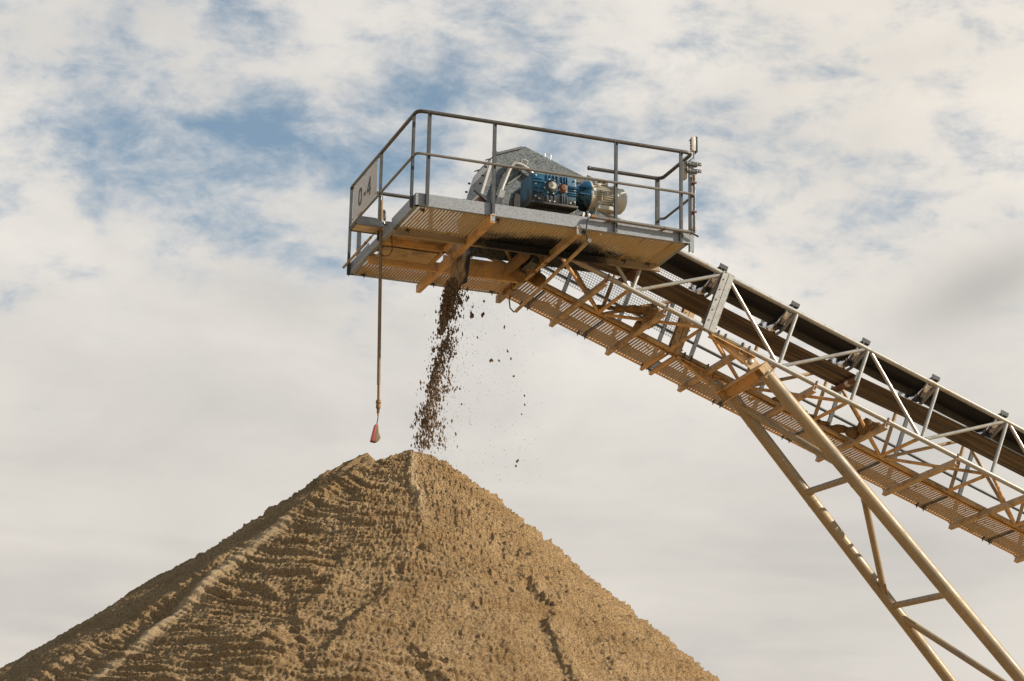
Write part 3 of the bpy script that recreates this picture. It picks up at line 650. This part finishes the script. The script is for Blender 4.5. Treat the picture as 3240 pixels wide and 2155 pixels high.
# ------------------------------------------------------------------ belt conveyor
S0, S1 = 4.43, 13.4; STEP = 1.075
v1, v2 = .95, 2.0; NT, CR = .785, .034
cv = thing('belt_conveyor', K(4.5, 1.45, 0), 'sloping tube truss conveyor with black belt descending to the right', 'belt conveyor')
st = lambda k: S0 + STEP*k
for v in (v1, v2):
    MB().tube(K(1.25, v, 0), K(S1, v, 0), CR, 14).build('bottom_chord', 'chord' if v < 1.5 else 'tan', cv)
    MB().tube(K(1.75, v, NT), K(S1, v, NT), CR, 14).build('top_chord', 'chord', cv)
for k in range(-2, 9):
    for v in (v1, v2):
        if k != 0: MB().tube(K(st(k) - (.09 if k % 2 else .0)*0, v, .02), K(st(k), v, NT-.02), .026, 10).build('truss_post', 'chord' if v < 1.5 else 'tan', cv)
        if k % 2:
            for sgn in (-1, 1):
                if st(k+sgn) < S1 and k+sgn >= -2: MB().tube(K(st(k)+sgn*.055, v, .025), K(st(k+sgn)-sgn*.055, v, NT-.025), .024, 10).build('truss_brace', 'chord' if v < 1.5 else 'tan', cv)
    MB().tube(K(st(k)-.03, v1+.03, -.005), K(st(k)-.03, v2-.03, -.005), .024, 10).build('cross_brace', 'orange', cv)
    if k % 2:
        for sgn in (-1, 1): MB().tube(K(st(k)+sgn*.05, v2-.04, -.005), K(st(k+sgn)-sgn*.06, v1+.04, -.005), .022, 10).build('cross_brace', 'orange', cv)
MB().tube(K(1.35, v1+.03, 0), K(2.1, v2-.04, 0), .03, 10).build('cross_brace', 'tan', cv)
# bolted splice between two truss sections
for v in (v1, v2):
    for sgn in (-1, 1):
        mt = 'chord' if v < 1.5 else 'tan'
        MB().channel(K(S0+.03+sgn*.004, v-.045, -.03), K(S0+.03+sgn*.004, v-.045, NT+.03), ES*sgn, EV, .075, .09, .008).build('splice_channel', mt, cv)
    for n in (.05, .2, .35, .5, .65, .76):
        for q in (-.065, .115): MB().lathe(K(S0+q, v-.02, n), ES, [(0, .012), (.012, .012)], 6).build('splice_bolt', 'rust', cv)
        MB().lathe(K(S0-.015, v-.046, n+.05), -EV, [(0, .008), (.009, .008)], 6).build('splice_bolt', 'rust', cv)
MB().box(K(S0+.0, v2+.02, .40), .13, .008, .74, (ES, EV, EN)).build('splice_plate', 'tan', cv)
# belts
def belt_strip(rows, th, name, mat):   # rows: list of cross-sections (each a list of points), extruded by th along EN
    m = MB(); w = len(rows[0])
    vs = [p for r in rows for p in r] + [p + EN*th for r in rows for p in r]; o = len(rows)*w; fs = []
    for i in range(len(rows)-1):
        for j in range(w-1):
            a, b, c, d = i*w+j, i*w+j+1, (i+1)*w+j+1, (i+1)*w+j
            fs += [(a, b, c, d), (o+d, o+c, o+b, o+a)]
        fs += [(i*w, (i+1)*w, o+(i+1)*w, o+i*w), (i*w+w-1, o+i*w+w-1, o+(i+1)*w+w-1, (i+1)*w+w-1)]
    return m.add(vs, fs).build(name, mat, cv)
BW, BC, NC = .33, 1.43, .762
rows = []
for s in [1.80, 2.0, 2.3, 2.7] + [3.0 + .25*i for i in range(42)]:
    tr_ = min(1, max(0, (s-1.8)/1.1)); a = math.radians(32)*tr_
    nn = .756 + .006*tr_ - .012*abs(math.sin(math.pi*(s-st(0)+.05)/STEP))
    sec = []
    for q in (-1, -.68, -.36, -.25, 0, .25, .36, .68, 1):
        y = q*BW; e = max(0, abs(y)-.115); sec.append(K(s, BC + math.copysign(min(abs(y), .115) + e*math.cos(a), y), nn + e*math.sin(a)))
    rows.append(sec)
belt_strip(rows, .010, 'carrying_belt', 'belt')
pcs, pcn, pr_ = 1.80, .486, .27
rows = [[K(pcs - pr_*math.sin(t), BC + q*BW, pcn + pr_*math.cos(t) - .018*t/math.pi) for q in (-1, 0, 1)] for t in np.linspace(.05, math.pi, 16)]
belt_strip(rows, .010, 'head_wrap', 'belt_dirty')
rows = [[K(s, BC + q*.272, n - .035 - .010*(1-abs(q))) for q in (-1, -.5, 0, .5, 1)] for s, n in [(1.82, .212), (2.6, .36), (3.38, .492), (4.5, .50), (5.5, .50), (6.59, .51), (7.7, .565), (8.7, .585), (9.7, .59), (10.9, .60), (12, .60), (13.3, .60)]]
belt_strip(rows, .011, 'return_belt', 'belt_dirty')
MB().lathe(K(pcs, BC-.36, pcn), EV, [(0, .255), (.72, .255)], 32).build('head_pulley', 'dark', cv)
MB().lathe(P(1.80, 1.15, .0), EV, [(0, .065), (.02, .07), (.60, .07), (.62, .065)], 24).build('snub_pulley', 'crust', cv)
MB().box(P(1.95, 1.45, -.02), .10, .55, .16, (ES, EV, EN)).build('belt_scraper', 'dark', cv)
# idlers
def idler(k):
    s = st(k) - .055
    tube = MB().bend([K(s+.06, .98, .80), K(s+.06, 1.20, .69), K(s+.06, 1.32, .628), K(s+.06, 1.54, .628), K(s+.06, 1.70, .71), K(s+.06, 1.94, .83)], .021, 10, .04, 4)
    fr = tube.build('idler', 'chord', cv)
    def roll(a, b):
        a, b = Vector(a), Vector(b); d = (b-a).normalized(); Lr = (b-a).length
        return MB().lathe(a, d, [(0, .020), (.004, .052), (.012, .057), (Lr-.012, .057), (Lr-.004, .052), (Lr, .020)], 22).build('roller', 'roller', fr)
    roll(K(s, BC-.11, .701), K(s, BC+.11, .701))
    ca, sa = math.cos(math.radians(32)), math.sin(math.radians(32))
    for sg_ in (-1, 1):
        b0 = K(s, BC + sg_*.155, .715); b1 = K(s, BC + sg_*(.155 + .225*ca), .715 + .225*sa); roll(b0, b1)
        MB().box(K(s+.03, BC+sg_*.133, .67), .09, .012, .09, (ES, EV, EN)).build('roller_fork', 'dark', fr)
        MB().bar(K(s+.04, BC+sg_*.36, .80), K(s+.04, BC+sg_*.40, .90), .05, .008, EV).build('end_bracket', 'dark', fr)
    for vv, sgn in ((1.005, 1), (1.90, 1)):
        MB().angle(K(s-.045, vv, .885), K(s+.075, vv, .885), EV*sgn, EN, .075, .055, .006).build('end_bracket', 'post', fr)
        for ds in (-.01, .035): bolt(K(s+ds, vv+.045, .885), -EN, .010, .010, 'rail', fr)
    return fr
def copy_tree(o, parent, d):
    c = o.copy(); C.objects.link(c); c.parent = parent; c.location = o.location + d
    ORG[c] = ORG[o] + d
    for ch in [x for x in bpy.data.objects if x.parent == o]:
        e = ch.copy(); C.objects.link(e); e.parent = c
    return c
id0 = idler(0)
for k in list(range(-1, 0)) + list(range(1, 9)): copy_tree(id0, cv, ES*(STEP*k))
# return rollers
rr_ = MB().lathe(K(6.62, 1.10, .425), EV, [(0, .02), (.015, .02), (.016, .045), (.66, .045), (.661, .02), (.68, .02)], 20).build('return_roller', 'rust', cv)
for vv in (1.09, 1.79): MB().box(K(6.62, vv, .44), .07, .008, .12, (ES, EV, EN)).build('roller_hanger', 'bright', rr_)
MB().lathe(K(6.62, 1.285, .425), EV, [(0, .0462), (.09, .0462)], 20).build('worn_band', 'bright', rr_)
copy_tree(rr_, cv, ES*STEP*3 + EN*.085)
pf_ = []
for i in range(12):
    t = .03 + i*.05; pf_ += [(t, .028), (t, .052), (t+.026, .052), (t+.026, .028)]
dr = MB().lathe(K(3.38, 1.12, .395), EV, [(0, .02)] + pf_ + [(.66, .02)], 20).build('disc_roller', 'rust', cv)
MB().tube(K(3.38, .99, .395), K(3.38, 1.12, .395), .014, 8).build('axle_end', 'bright', dr)
# guard mesh on the far truss
m = MB(); a0, a1, n0, n1 = 2.30, 4.36, .185, 1.02; wp = .0345; vm = v2+.047
nx_ = int((a1-a0)/wp); ny_ = int((n1-n0)/wp)
for i in range(nx_+1):
    s = a0 + (a1-a0)*i/nx_; m.bar(K(s, vm, n0-.02), K(s, vm, n1), .0042, .0042, ES)
for j in range(ny_+1):
    n = n0 + (n1-n0)*j/ny_; m.bar(K(a0, vm+.004, n), K(a1, vm+.004, n), .0042, .0042, EN)
m.build('guard_mesh', 'dark', cv)
MB().bar(K(a0, vm-.01, n1), K(a1, vm-.01, n1), .03, .012, EN).build('mesh_frame', 'tan', cv)

# ------------------------------------------------------------------ walkway beside the conveyor
wk = thing('conveyor_walkway', K(6, 2.4, 0), 'perforated side walkway with cross beams along the far side of the conveyor', 'walkway')
BEAMS = [3.0, 3.85, 4.96, 6.05, 7.13, 8.2, 9.28, 10.36, 11.44, 12.5]
VO = 2.83
for s in BEAMS:
    b = MB().channel(K(s-.028, v1-.05, -.118), K(s-.028, VO, -.118), ES, EN, .056, .082, .006).build('cross_beam', 'tan', wk)
    MB().bend([K(s, v1-.044, -.10), K(s, v1-.044, .042), K(s, v1+.044, .042), K(s, v1+.044, -.06)], .007, 8, .03, 4).build('u_bolt', 'rust', b)
for s in (2.2, 4.36, 4.50): MB().channel(K(s-.02, v2, -.10), K(s-.02, VO-.02, -.10), ES, EN, .04, .065, .006).build('cross_beam', 'orange', wk)
edges = [2.12] + BEAMS
for i in range(len(edges)-1):
    a, b = edges[i] + .034, edges[i+1] - .034; mid = (a+b)/2
    for p, q in (((a, mid-.012), (mid+.012, b)) if i not in (2,) else ((a, 4.34), (4.54, b))):
        grating(K(p, v2+.10, -.018), ES, EV, EN, q-p, VO-v2-.135, .040, .034, .0170, .016).build('deck_panel', 'deck_walk', wk)
    MB().channel(K(mid, v2+.08, -.045), K(mid, VO-.03, -.045), ES, EN, .024, .022, .004).build('joint_bar', 'dark', wk)
    for q in (-.06, .05): MB().box(K(mid+q, VO-.075, -.045), .03, .05, .03, (ES, EV, EN)).box(K(mid+q, VO-.07, -.07), .01, .01, .04, (ES, EV, EN)).build('deck_clip', 'dark', wk)
MB().angle(K(2.12, VO, -.034), K(12.6, VO, -.034), -EV, EN, .05, .035, .006).build('edge_angle', 'orange', wk)
MB().channel(K(2.12, v2+.095, -.036), K(12.6, v2+.095, -.036), -EV, EN, .045, .075, .006).build('edge_angle', 'orange', wk)
MB().box(K(7.35, VO-.004, .08), 10.4, .006, .14, (ES, EV, EN)).build('toe_board', 'post', wk)
for s in [2.35] + BEAMS + [4.47]:
    MB().angle(K(s-.025, VO+.004, -.03), K(s-.025, VO+.004, 1.18), ES, EV, .05, .045, .007).build('post', 'post', wk)
MB().tube(K(2.2, VO+.03, 1.19), K(12.6, VO+.03, 1.19), .023, 10).build('top_rail', 'post', wk)
MB().tube(K(2.2, VO+.03, .63), K(12.6, VO+.03, .63), .021, 10).build('mid_rail', 'post', wk)
MB().tube(K(2.5, v2+.13, .03), K(12.6, v2+.13, .03), .016, 8).build('cable_pipe', 'white_rail', wk)

# ------------------------------------------------------------------ support legs
lg = thing('support_frame', P(9.6, 1.4, -Z0), 'pair of long dusty tubular legs hinged under the conveyor', 'support frame')
def LN(t): return Vector((4.93 + .94*t, .83 - .045*t, -1.28 - t))      # t metres of drop
def LF(t): return Vector((4.98 + .915*t, 1.93 + .045*t, -1.28 - t))
def pl(q): return P(q.x, q.y, q.z)
TG = Z0 - 1.28
near = MB().tube(pl(LN(-.02)), pl(LN(TG)), .088, 24).build('leg', 'leg', lg)
far = MB().tube(pl(LF(-.02)), pl(LF(TG)), .078, 24).build('leg', 'leg', lg)
for f_, o in ((LN, near), (LF, far)):
    for t in (1.28, 3.9, 7.0): 
        d = (pl(f_(t+.1)) - pl(f_(t))).normalized(); MB().lathe(pl(f_(t)), d, [(-.012, .080 if f_ is LF else .090), (.0, .083 if f_ is LF else .093), (.012, .080 if f_ is LF else .090)], 24).build('weld_seam', 'leg', o)
for t in (1.22, 2.60, 4.1, 5.8, 7.8): MB().tube(pl(LN(t)), pl(LF(t-.06)), .044, 16).build('cross_bar', 'leg', lg)
zz = [(LF, .10, LN, 1.10), (LN, 1.36, LF, 2.42), (LF, 2.66, LN, 4.0), (LN, 4.2, LF, 5.6), (LF, 5.9, LN, 7.6)]
for (fa, ta, fb, tb_) in zz:
    a, b = pl(fa(ta)), pl(fb(tb_)); d = (b-a).normalized()
    dg = MB().tube(a + d*.05, b - d*.05, .044, 16).build('diagonal', 'leg', lg)
    for e, sg_ in ((a, 1), (b, -1)): MB().bar(e + d*sg_*.06, e + d*sg_*.26, .012, .125, EV).build('end_plate', 'leg', dg, .003)
# head beam, hinge lugs and the brackets bolted under the chords
ld = (pl(LN(1)) - pl(LN(0))).normalized(); lx = ld.cross(EV).normalized()
hc = lambda v: Vector((4.90, v, Z0 - 1.235))
MB().ibeam(hc(.76), hc(2.03), lx, ld, .16, .165).build('head_beam', 'orange', lg)
for v in (.765, .93, 1.97, 2.025): MB().box(hc(v), .145, .008, .144, (lx, EV, ld)).build('stiffener', 'tan', lg)
for v in (v1, v2):
    pin = P(4.765, v, -1.105)
    base = [K(S0+.12, v, -.075), K(S0+.70, v, -.075)]
    br = MB().prism([K(S0+.13, v-.005, -.075), pin + ES*-.07 + EN*-.06, pin + ES*.03 + EN*-.085, pin + ES*.16 + EN*.0, K(S0+.66, v-.005, -.075)], EV*.010).build('hinge_bracket', 'tan', lg)
    MB().box(K(S0+.40, v, -.069), .64, .13, .012, (ES, EV, EN)).build('flange_plate', 'orange', br)
    for ds in (.17, .27, .52, .62):
        MB().bend([K(S0+ds, v-.046, -.10), K(S0+ds, v-.046, .044), K(S0+ds, v+.046, .044), K(S0+ds, v+.046, -.10)], .008, 8, .03, 4).build('u_bolt', 'rail', br)
    MB().prism([K(S0+.125, v-.035, -.08), pin - ES*.08 - EN*.06 + EV*-.035, pin - ES*.08 - EN*.06 + EV*.035, K(S0+.125, v+.035, -.08)], ES*.008).build('bracket_rib', 'orange', br)
    lug = MB().prism([pin + EV*-.022 + lx*a + ld*b for a, b in ((-.055, -.06), (.055, -.06), (.075, -.01), (.075, .13), (-.075, .13), (-.075, -.01))], EV*.010).build('hinge_lug', 'tan', lg)
    MB().lathe(pin + EV*-.022, -EV, [(0, .034), (.014, .034), (.02, .024)], 14).build('hinge_pin', 'chord', lug)
MB().box(pl(LN(0))*1 + Vector((0, .0, 0)), .20, .20, .012, (lx, EV, ld)).build('leg_cap', 'leg', lg)
for f_ in (LN, LF): MB().box(pl(f_(TG)) + Vector((0, 0, .15)), .7, .5, .3).build('foot_pad', 'leg', lg, .02)

# ------------------------------------------------------------------ sand stuck on the steelwork
def clump(pts, label, seed, mat='crust'):
    """one crust of sand: overlapping lumps fused and roughened. pts: (position, radii)"""
    bm = bmesh.new()
    for p, (rx, ry, rz) in pts:
        r = bmesh.ops.create_icosphere(bm, subdivisions=4, radius=1)
        c = np.array([v.co[:] for v in r['verts']])
        dsp = 1 + .30*fbm(c[:, 0]*2+p.x*3+seed, c[:, 1]*2+p.y*3, c[:, 2]*2+p.z*3, 3, .6, seed) + .16*fbm(c[:, 0]*9+seed, c[:, 1]*9, c[:, 2]*9, 2, .6, seed+5)
        for v, q in zip(r['verts'], dsp):
            v.co = p + Vector((v.co.x*rx, v.co.y*ry, v.co.z*rz))*float(q)
    cen = sum((p for p, _ in pts), Vector())/len(pts)
    for v in bm.verts: v.co -= cen
    me = bpy.data.meshes.new('sand_crust'); bm.to_mesh(me); bm.free(); me.shade_smooth(); me.materials.append(M[mat])
    o = bpy.data.objects.new('sand_crust', me); C.objects.link(o); o.location = cen; ORG[o] = cen
    return tag(o, label, 'sand crust')
clump([(K(3.82, 1.28, -.0), (.08, .13, .07)), (K(3.86, 1.50, .02), (.09, .16, .12)), (K(3.84, 1.42, .11), (.05, .06, .10)), (K(3.86, 1.60, .10), (.06, .06, .12)), (K(3.84, 1.75, -.03), (.07, .12, .08)), (K(3.72, 1.35, .045), (.10, .06, .05)), (K(3.62, 1.48, .04), (.12, .06, .04)), (K(3.50, 1.62, .03), (.10, .05, .03))],
      'spiky brown heap of wet sand piled on the cross beam left of the bolted splice', 3)
clump([(K(7.12, 1.25, -.01), (.07, .12, .06)), (K(7.10, 1.45, .03), (.09, .14, .11)), (K(7.12, 1.62, .06), (.07, .10, .11)), (K(7.04, 1.70, -.01), (.10, .08, .07)), (K(6.9, 1.82, .01), (.12, .06, .05))],
      'dark sand heap caked on the cross beam nearest the lower right part of the conveyor', 8)
clump([(K(3.3 + .10*i, 1.93 - .035*(i % 2) - .09*i, .045), (.07, .035, .03)) for i in range(7)], 'thin crust of sand lying along a bottom brace of the conveyor beside the spiky heap', 12)
clump([(P(UB, .98 + .13*i, -.045), (.045, .085, .05 + .015*math.sin(i*2.1))) for i in range(13)], 'rough orange sand caked along the beam under the platform', 17)
clump([(K(6.0 + .12*i, v2 - .02 + .02*(i % 3), .045), (.09, .05, .028)) for i in range(8)], 'sand ridge resting on the far chord above the walkway left of the dark sand heap', 23)
clump([(K(2.32, 1.96, .05), (.10, .10, .10)), (K(2.42, 1.93, .0), (.09, .08, .09)), (K(2.2, 1.9, .0), (.08, .09, .07))], 'brown sand lump stuck behind the platform beam above the walkway start', 29)
clump([(P(2.0, 1.50, .02), (.10, .20, .14)), (P(1.93, 1.70, -.05), (.09, .13, .12)), (P(2.02, 1.25, .06), (.08, .14, .12))], 'dark sand caked round the snub pulley under the hood', 31)

# ------------------------------------------------------------------ sky, sun, camera
EL, ALPHA = math.radians(27.5), math.radians(28)
to_sun = Vector((math.cos(EL)*math.cos(ALPHA), -math.cos(EL)*math.sin(ALPHA), math.sin(EL)))
sd = bpy.data.lights.new('sun', 'SUN'); sd.energy = 5.0; sd.angle = math.radians(.5); sd.color = (1, .90, .76)
so = bpy.data.objects.new('sun', sd); C.objects.link(so); so.rotation_euler = to_sun.to_track_quat('Z', 'Y').to_euler(); so.location = (20, -10, 40)

CAM_YAW, CAM_PITCH, CAM_ROLL = .3429880999, .2962702915, .0199982983
w = bpy.data.worlds.new('World'); bpy.context.scene.world = w; w.use_nodes = True
nt = w.node_tree; nt.nodes.clear()
out = nd(nt, 'ShaderNodeOutputWorld')
sky = nd(nt, 'ShaderNodeTexSky', sky_type='NISHITA', sun_disc=False, sun_elevation=EL, sun_rotation=math.atan2(to_sun.x, to_sun.y), air_density=1.0, dust_density=.6, ozone_density=2.)
bg1 = nd(nt, 'ShaderNodeBackground', i_Strength=.10); nt.links.new(mix(nt, 1., sky.outputs[0], (.88, 1.10, 1.04), 'MULTIPLY'), bg1.inputs[0])
tc = nd(nt, 'ShaderNodeTexCoord'); dv = tc.outputs['Generated']
sep = nd(nt, 'ShaderNodeSeparateXYZ'); nt.links.new(dv, sep.inputs[0])
def mth(op, a, b=None, c=None):
    n = nd(nt, 'ShaderNodeMath', operation=op)
    for i, x in enumerate((a, b, c)):
        if x is None: continue
        if hasattr(x, 'links'): nt.links.new(x, n.inputs[i])
        else: n.inputs[i].default_value = x
    return n.outputs[0]
D2 = 180/math.pi
az = mth('MULTIPLY_ADD', mth('ARCTAN2', sep.outputs['X'], sep.outputs['Y']), D2, -math.degrees(CAM_YAW))   # degrees right of north-ish heading
el = mth('MULTIPLY_ADD', mth('ARCSINE', sep.outputs['Z']), D2, -math.degrees(CAM_PITCH))
def patch(a, e, sa, se, tilt=0):      # a gap or bank in the cloud deck, in degrees of sky
    da = mth('SUBTRACT', az, a); de = mth('SUBTRACT', el, e); de = mth('MULTIPLY_ADD', da, -tilt, de)
    q = mth('ADD', mth('POWER', mth('ABSOLUTE', mth('DIVIDE', da, sa)), 2.), mth('POWER', mth('ABSOLUTE', mth('DIVIDE', de, se)), 2.))
    return mth('EXPONENT', mth('MULTIPLY', q, -1.))
mp = nd(nt, 'ShaderNodeMapping'); mp.inputs['Scale'].default_value = (1, 1, 1.9); mp.inputs['Rotation'].default_value = (math.radians(6), math.radians(-8), 0)
nt.links.new(dv, mp.inputs[0]); cvv = mp.outputs[0]
n1 = noise(nt, cvv, 24, 10, .60, .25); n2 = noise(nt, cvv, 6, 5, .55, .2); n3 = noise(nt, cvv, 70, 8, .62, .3)
gap = mth('MULTIPLY', patch(-5.5, 4.9, 7.5, 1.8, .13), .12)
for (a, e, sa, se, t, k) in ((-10.5, 4.8, 1.4, .8, .05, .20), (-6.4, 5.3, 2.3, .8, .14, .15), (-1.0, 6.2, 2.2, .55, .16, .18), (.5, 6.4, .6, .65, 0, .16), (-10.7, 7.2, .6, .6, .3, .17), (-4.2, 7.4, .55, .25, 0, .16), (-9.4, 3.9, 3.0, .55, 0, .10), (-4.0, 4.2, 2.6, .7, .1, .12), (3.6, 5.6, 1.4, .5, -.2, .08), (8.0, 6.5, 1.0, .35, .1, .06), (9.8, 4.3, 1.9, .3, -.05, .08), (2.6, 4.9, 1.1, .4, 0, .07), (5.3, 3.2, 1.1, .5, 0, .07), (11.5, 6.3, .8, .4, 0, .07), (-4.5, 2.4, 9.0, 1.7, 0, .075), (7.0, 3.4, 6.0, 2.4, 0, .045), (-4.0, 7.6, 6.0, 1.2, 0, .04), (-7.5, 4.5, 4.0, 1.6, .05, .05)):
    gap = mth('MULTIPLY_ADD', patch(a, e, sa, se, t), k, gap)
cov = mth('ADD', mth('MULTIPLY', n1, .95), mth('ADD', mth('MULTIPLY', n2, .25), mth('MULTIPLY', n3, .30)))
cov = mth('SUBTRACT', cov, gap)
low = nd(nt, 'ShaderNodeMapRange', interpolation_type='SMOOTHSTEP'); nt.links.new(el, low.inputs['Value'])
low.inputs['From Min'].default_value = -3.; low.inputs['From Max'].default_value = 4.5; low.inputs['To Min'].default_value = .22; low.inputs['To Max'].default_value = 0.
cov = mth('ADD', cov, low.outputs[0])
dt = nd(nt, 'ShaderNodeVectorMath', operation='DOT_PRODUCT'); nt.links.new(dv, dt.inputs[0])   # unseen cloud cover thinned away from the view to weaken the sky fill
dt.inputs[1].default_value = (math.sin(CAM_YAW)*math.cos(CAM_PITCH), math.cos(CAM_YAW)*math.cos(CAM_PITCH), math.sin(CAM_PITCH))
away = nd(nt, 'ShaderNodeMapRange', interpolation_type='SMOOTHSTEP'); nt.links.new(dt.outputs['Value'], away.inputs['Value'])
away.inputs['From Min'].default_value = .45; away.inputs['From Max'].default_value = .90; away.inputs['To Min'].default_value = .30; away.inputs['To Max'].default_value = 0.
cov = mth('SUBTRACT', cov, away.outputs[0])
mask = nd(nt, 'ShaderNodeMapRange', interpolation_type='SMOOTHSTEP'); nt.links.new(cov, mask.inputs['Value'])
mask.inputs['From Min'].default_value = .38; mask.inputs['From Max'].default_value = .78; mask.inputs['To Min'].default_value = .18
# cloud colour: sun-warmed tops, greyer bases in broad soft banks
cn = noise(nt, cvv, 6.5, 6, .55, .4)
shade = ramp(nt, cn, [(.30, (.56, .545, .52)), (.48, (.68, .65, .605)), (.66, (.78, .74, .685))])
warm = patch(11, 6.5, 7, 4.5); grey = patch(12.2, 1.2, 2.4, .9, .35)
thin = nd(nt, 'ShaderNodeMapRange', interpolation_type='SMOOTHSTEP'); nt.links.new(cov, thin.inputs['Value'])
thin.inputs['From Min'].default_value = .52; thin.inputs['From Max'].default_value = .90; thin.inputs['To Min'].default_value = .75; thin.inputs['To Max'].default_value = 0.
shade = mix(nt, thin.outputs[0], shade, (.565, .575, .585))      # thin cloud lets the blue through
ccol = mix(nt, mth('MULTIPLY', warm, .35), shade, (.80, .72, .61))
lowc = nd(nt, 'ShaderNodeMapRange', interpolation_type='SMOOTHSTEP'); nt.links.new(el, lowc.inputs['Value'])
lowc.inputs['From Min'].default_value = -11.; lowc.inputs['From Max'].default_value = 3.5
lowc.inputs['To Min'].default_value = .6; lowc.inputs['To Max'].default_value = 0.
ccol = mix(nt, lowc.outputs[0], ccol, (.53, .495, .445))
bmp = nd(nt, 'ShaderNodeMapping'); bmp.inputs['Scale'].default_value = (1, 1, 5.5); bmp.inputs['Rotation'].default_value = (math.radians(3), math.radians(-6), 0); nt.links.new(dv, bmp.inputs[0])
band = noise(nt, bmp.outputs[0], 5.5, 5, .55, .3)      # flat layered banks low in the sky
bm_ = mth('MULTIPLY', lowc.outputs[0], .9)
ccol = mix(nt, bm_, ccol, ramp(nt, band, [(.40, (.49, .465, .44)), (.50, (.60, .56, .51)), (.60, (.70, .655, .595))]))
ccol = mix(nt, mth('MULTIPLY', grey, .8), ccol, (.43, .42, .40))
bg2 = nd(nt, 'ShaderNodeBackground', i_Strength=.95); nt.links.new(ccol, bg2.inputs[0])
ms = nd(nt, 'ShaderNodeMixShader'); nt.links.new(mask.outputs[0], ms.inputs[0]); nt.links.new(bg1.outputs[0], ms.inputs[1]); nt.links.new(bg2.outputs[0], ms.inputs[2])
nt.links.new(ms.outputs[0], out.inputs[0])

yaw, pit, rol = CAM_YAW, CAM_PITCH, CAM_ROLL
d = Vector((math.sin(yaw)*math.cos(pit), math.cos(yaw)*math.cos(pit), math.sin(pit)))
r = Vector((math.cos(yaw), -math.sin(yaw), 0)); u = r.cross(d)
r2 = r*math.cos(rol) + u*math.sin(rol); u2 = -r*math.sin(rol) + u*math.cos(rol)
cam = bpy.data.cameras.new('camera'); cam.sensor_width = 36; cam.lens = 7300.04/3240*36; cam.clip_start = .5; cam.clip_end = 5000
co = bpy.data.objects.new('camera', cam); C.objects.link(co)
mw = Matrix((r2, u2, -d)).transposed().to_4x4(); mw.translation = Vector((-7.441752257, -24.28763346, Z0 - 9.388432060)); co.matrix_world = mw
sc = bpy.context.scene; sc.camera = co
sc.view_settings.view_transform = 'Standard'; sc.view_settings.look = 'None'; sc.view_settings.exposure = .25; sc.view_settings.gamma = 1
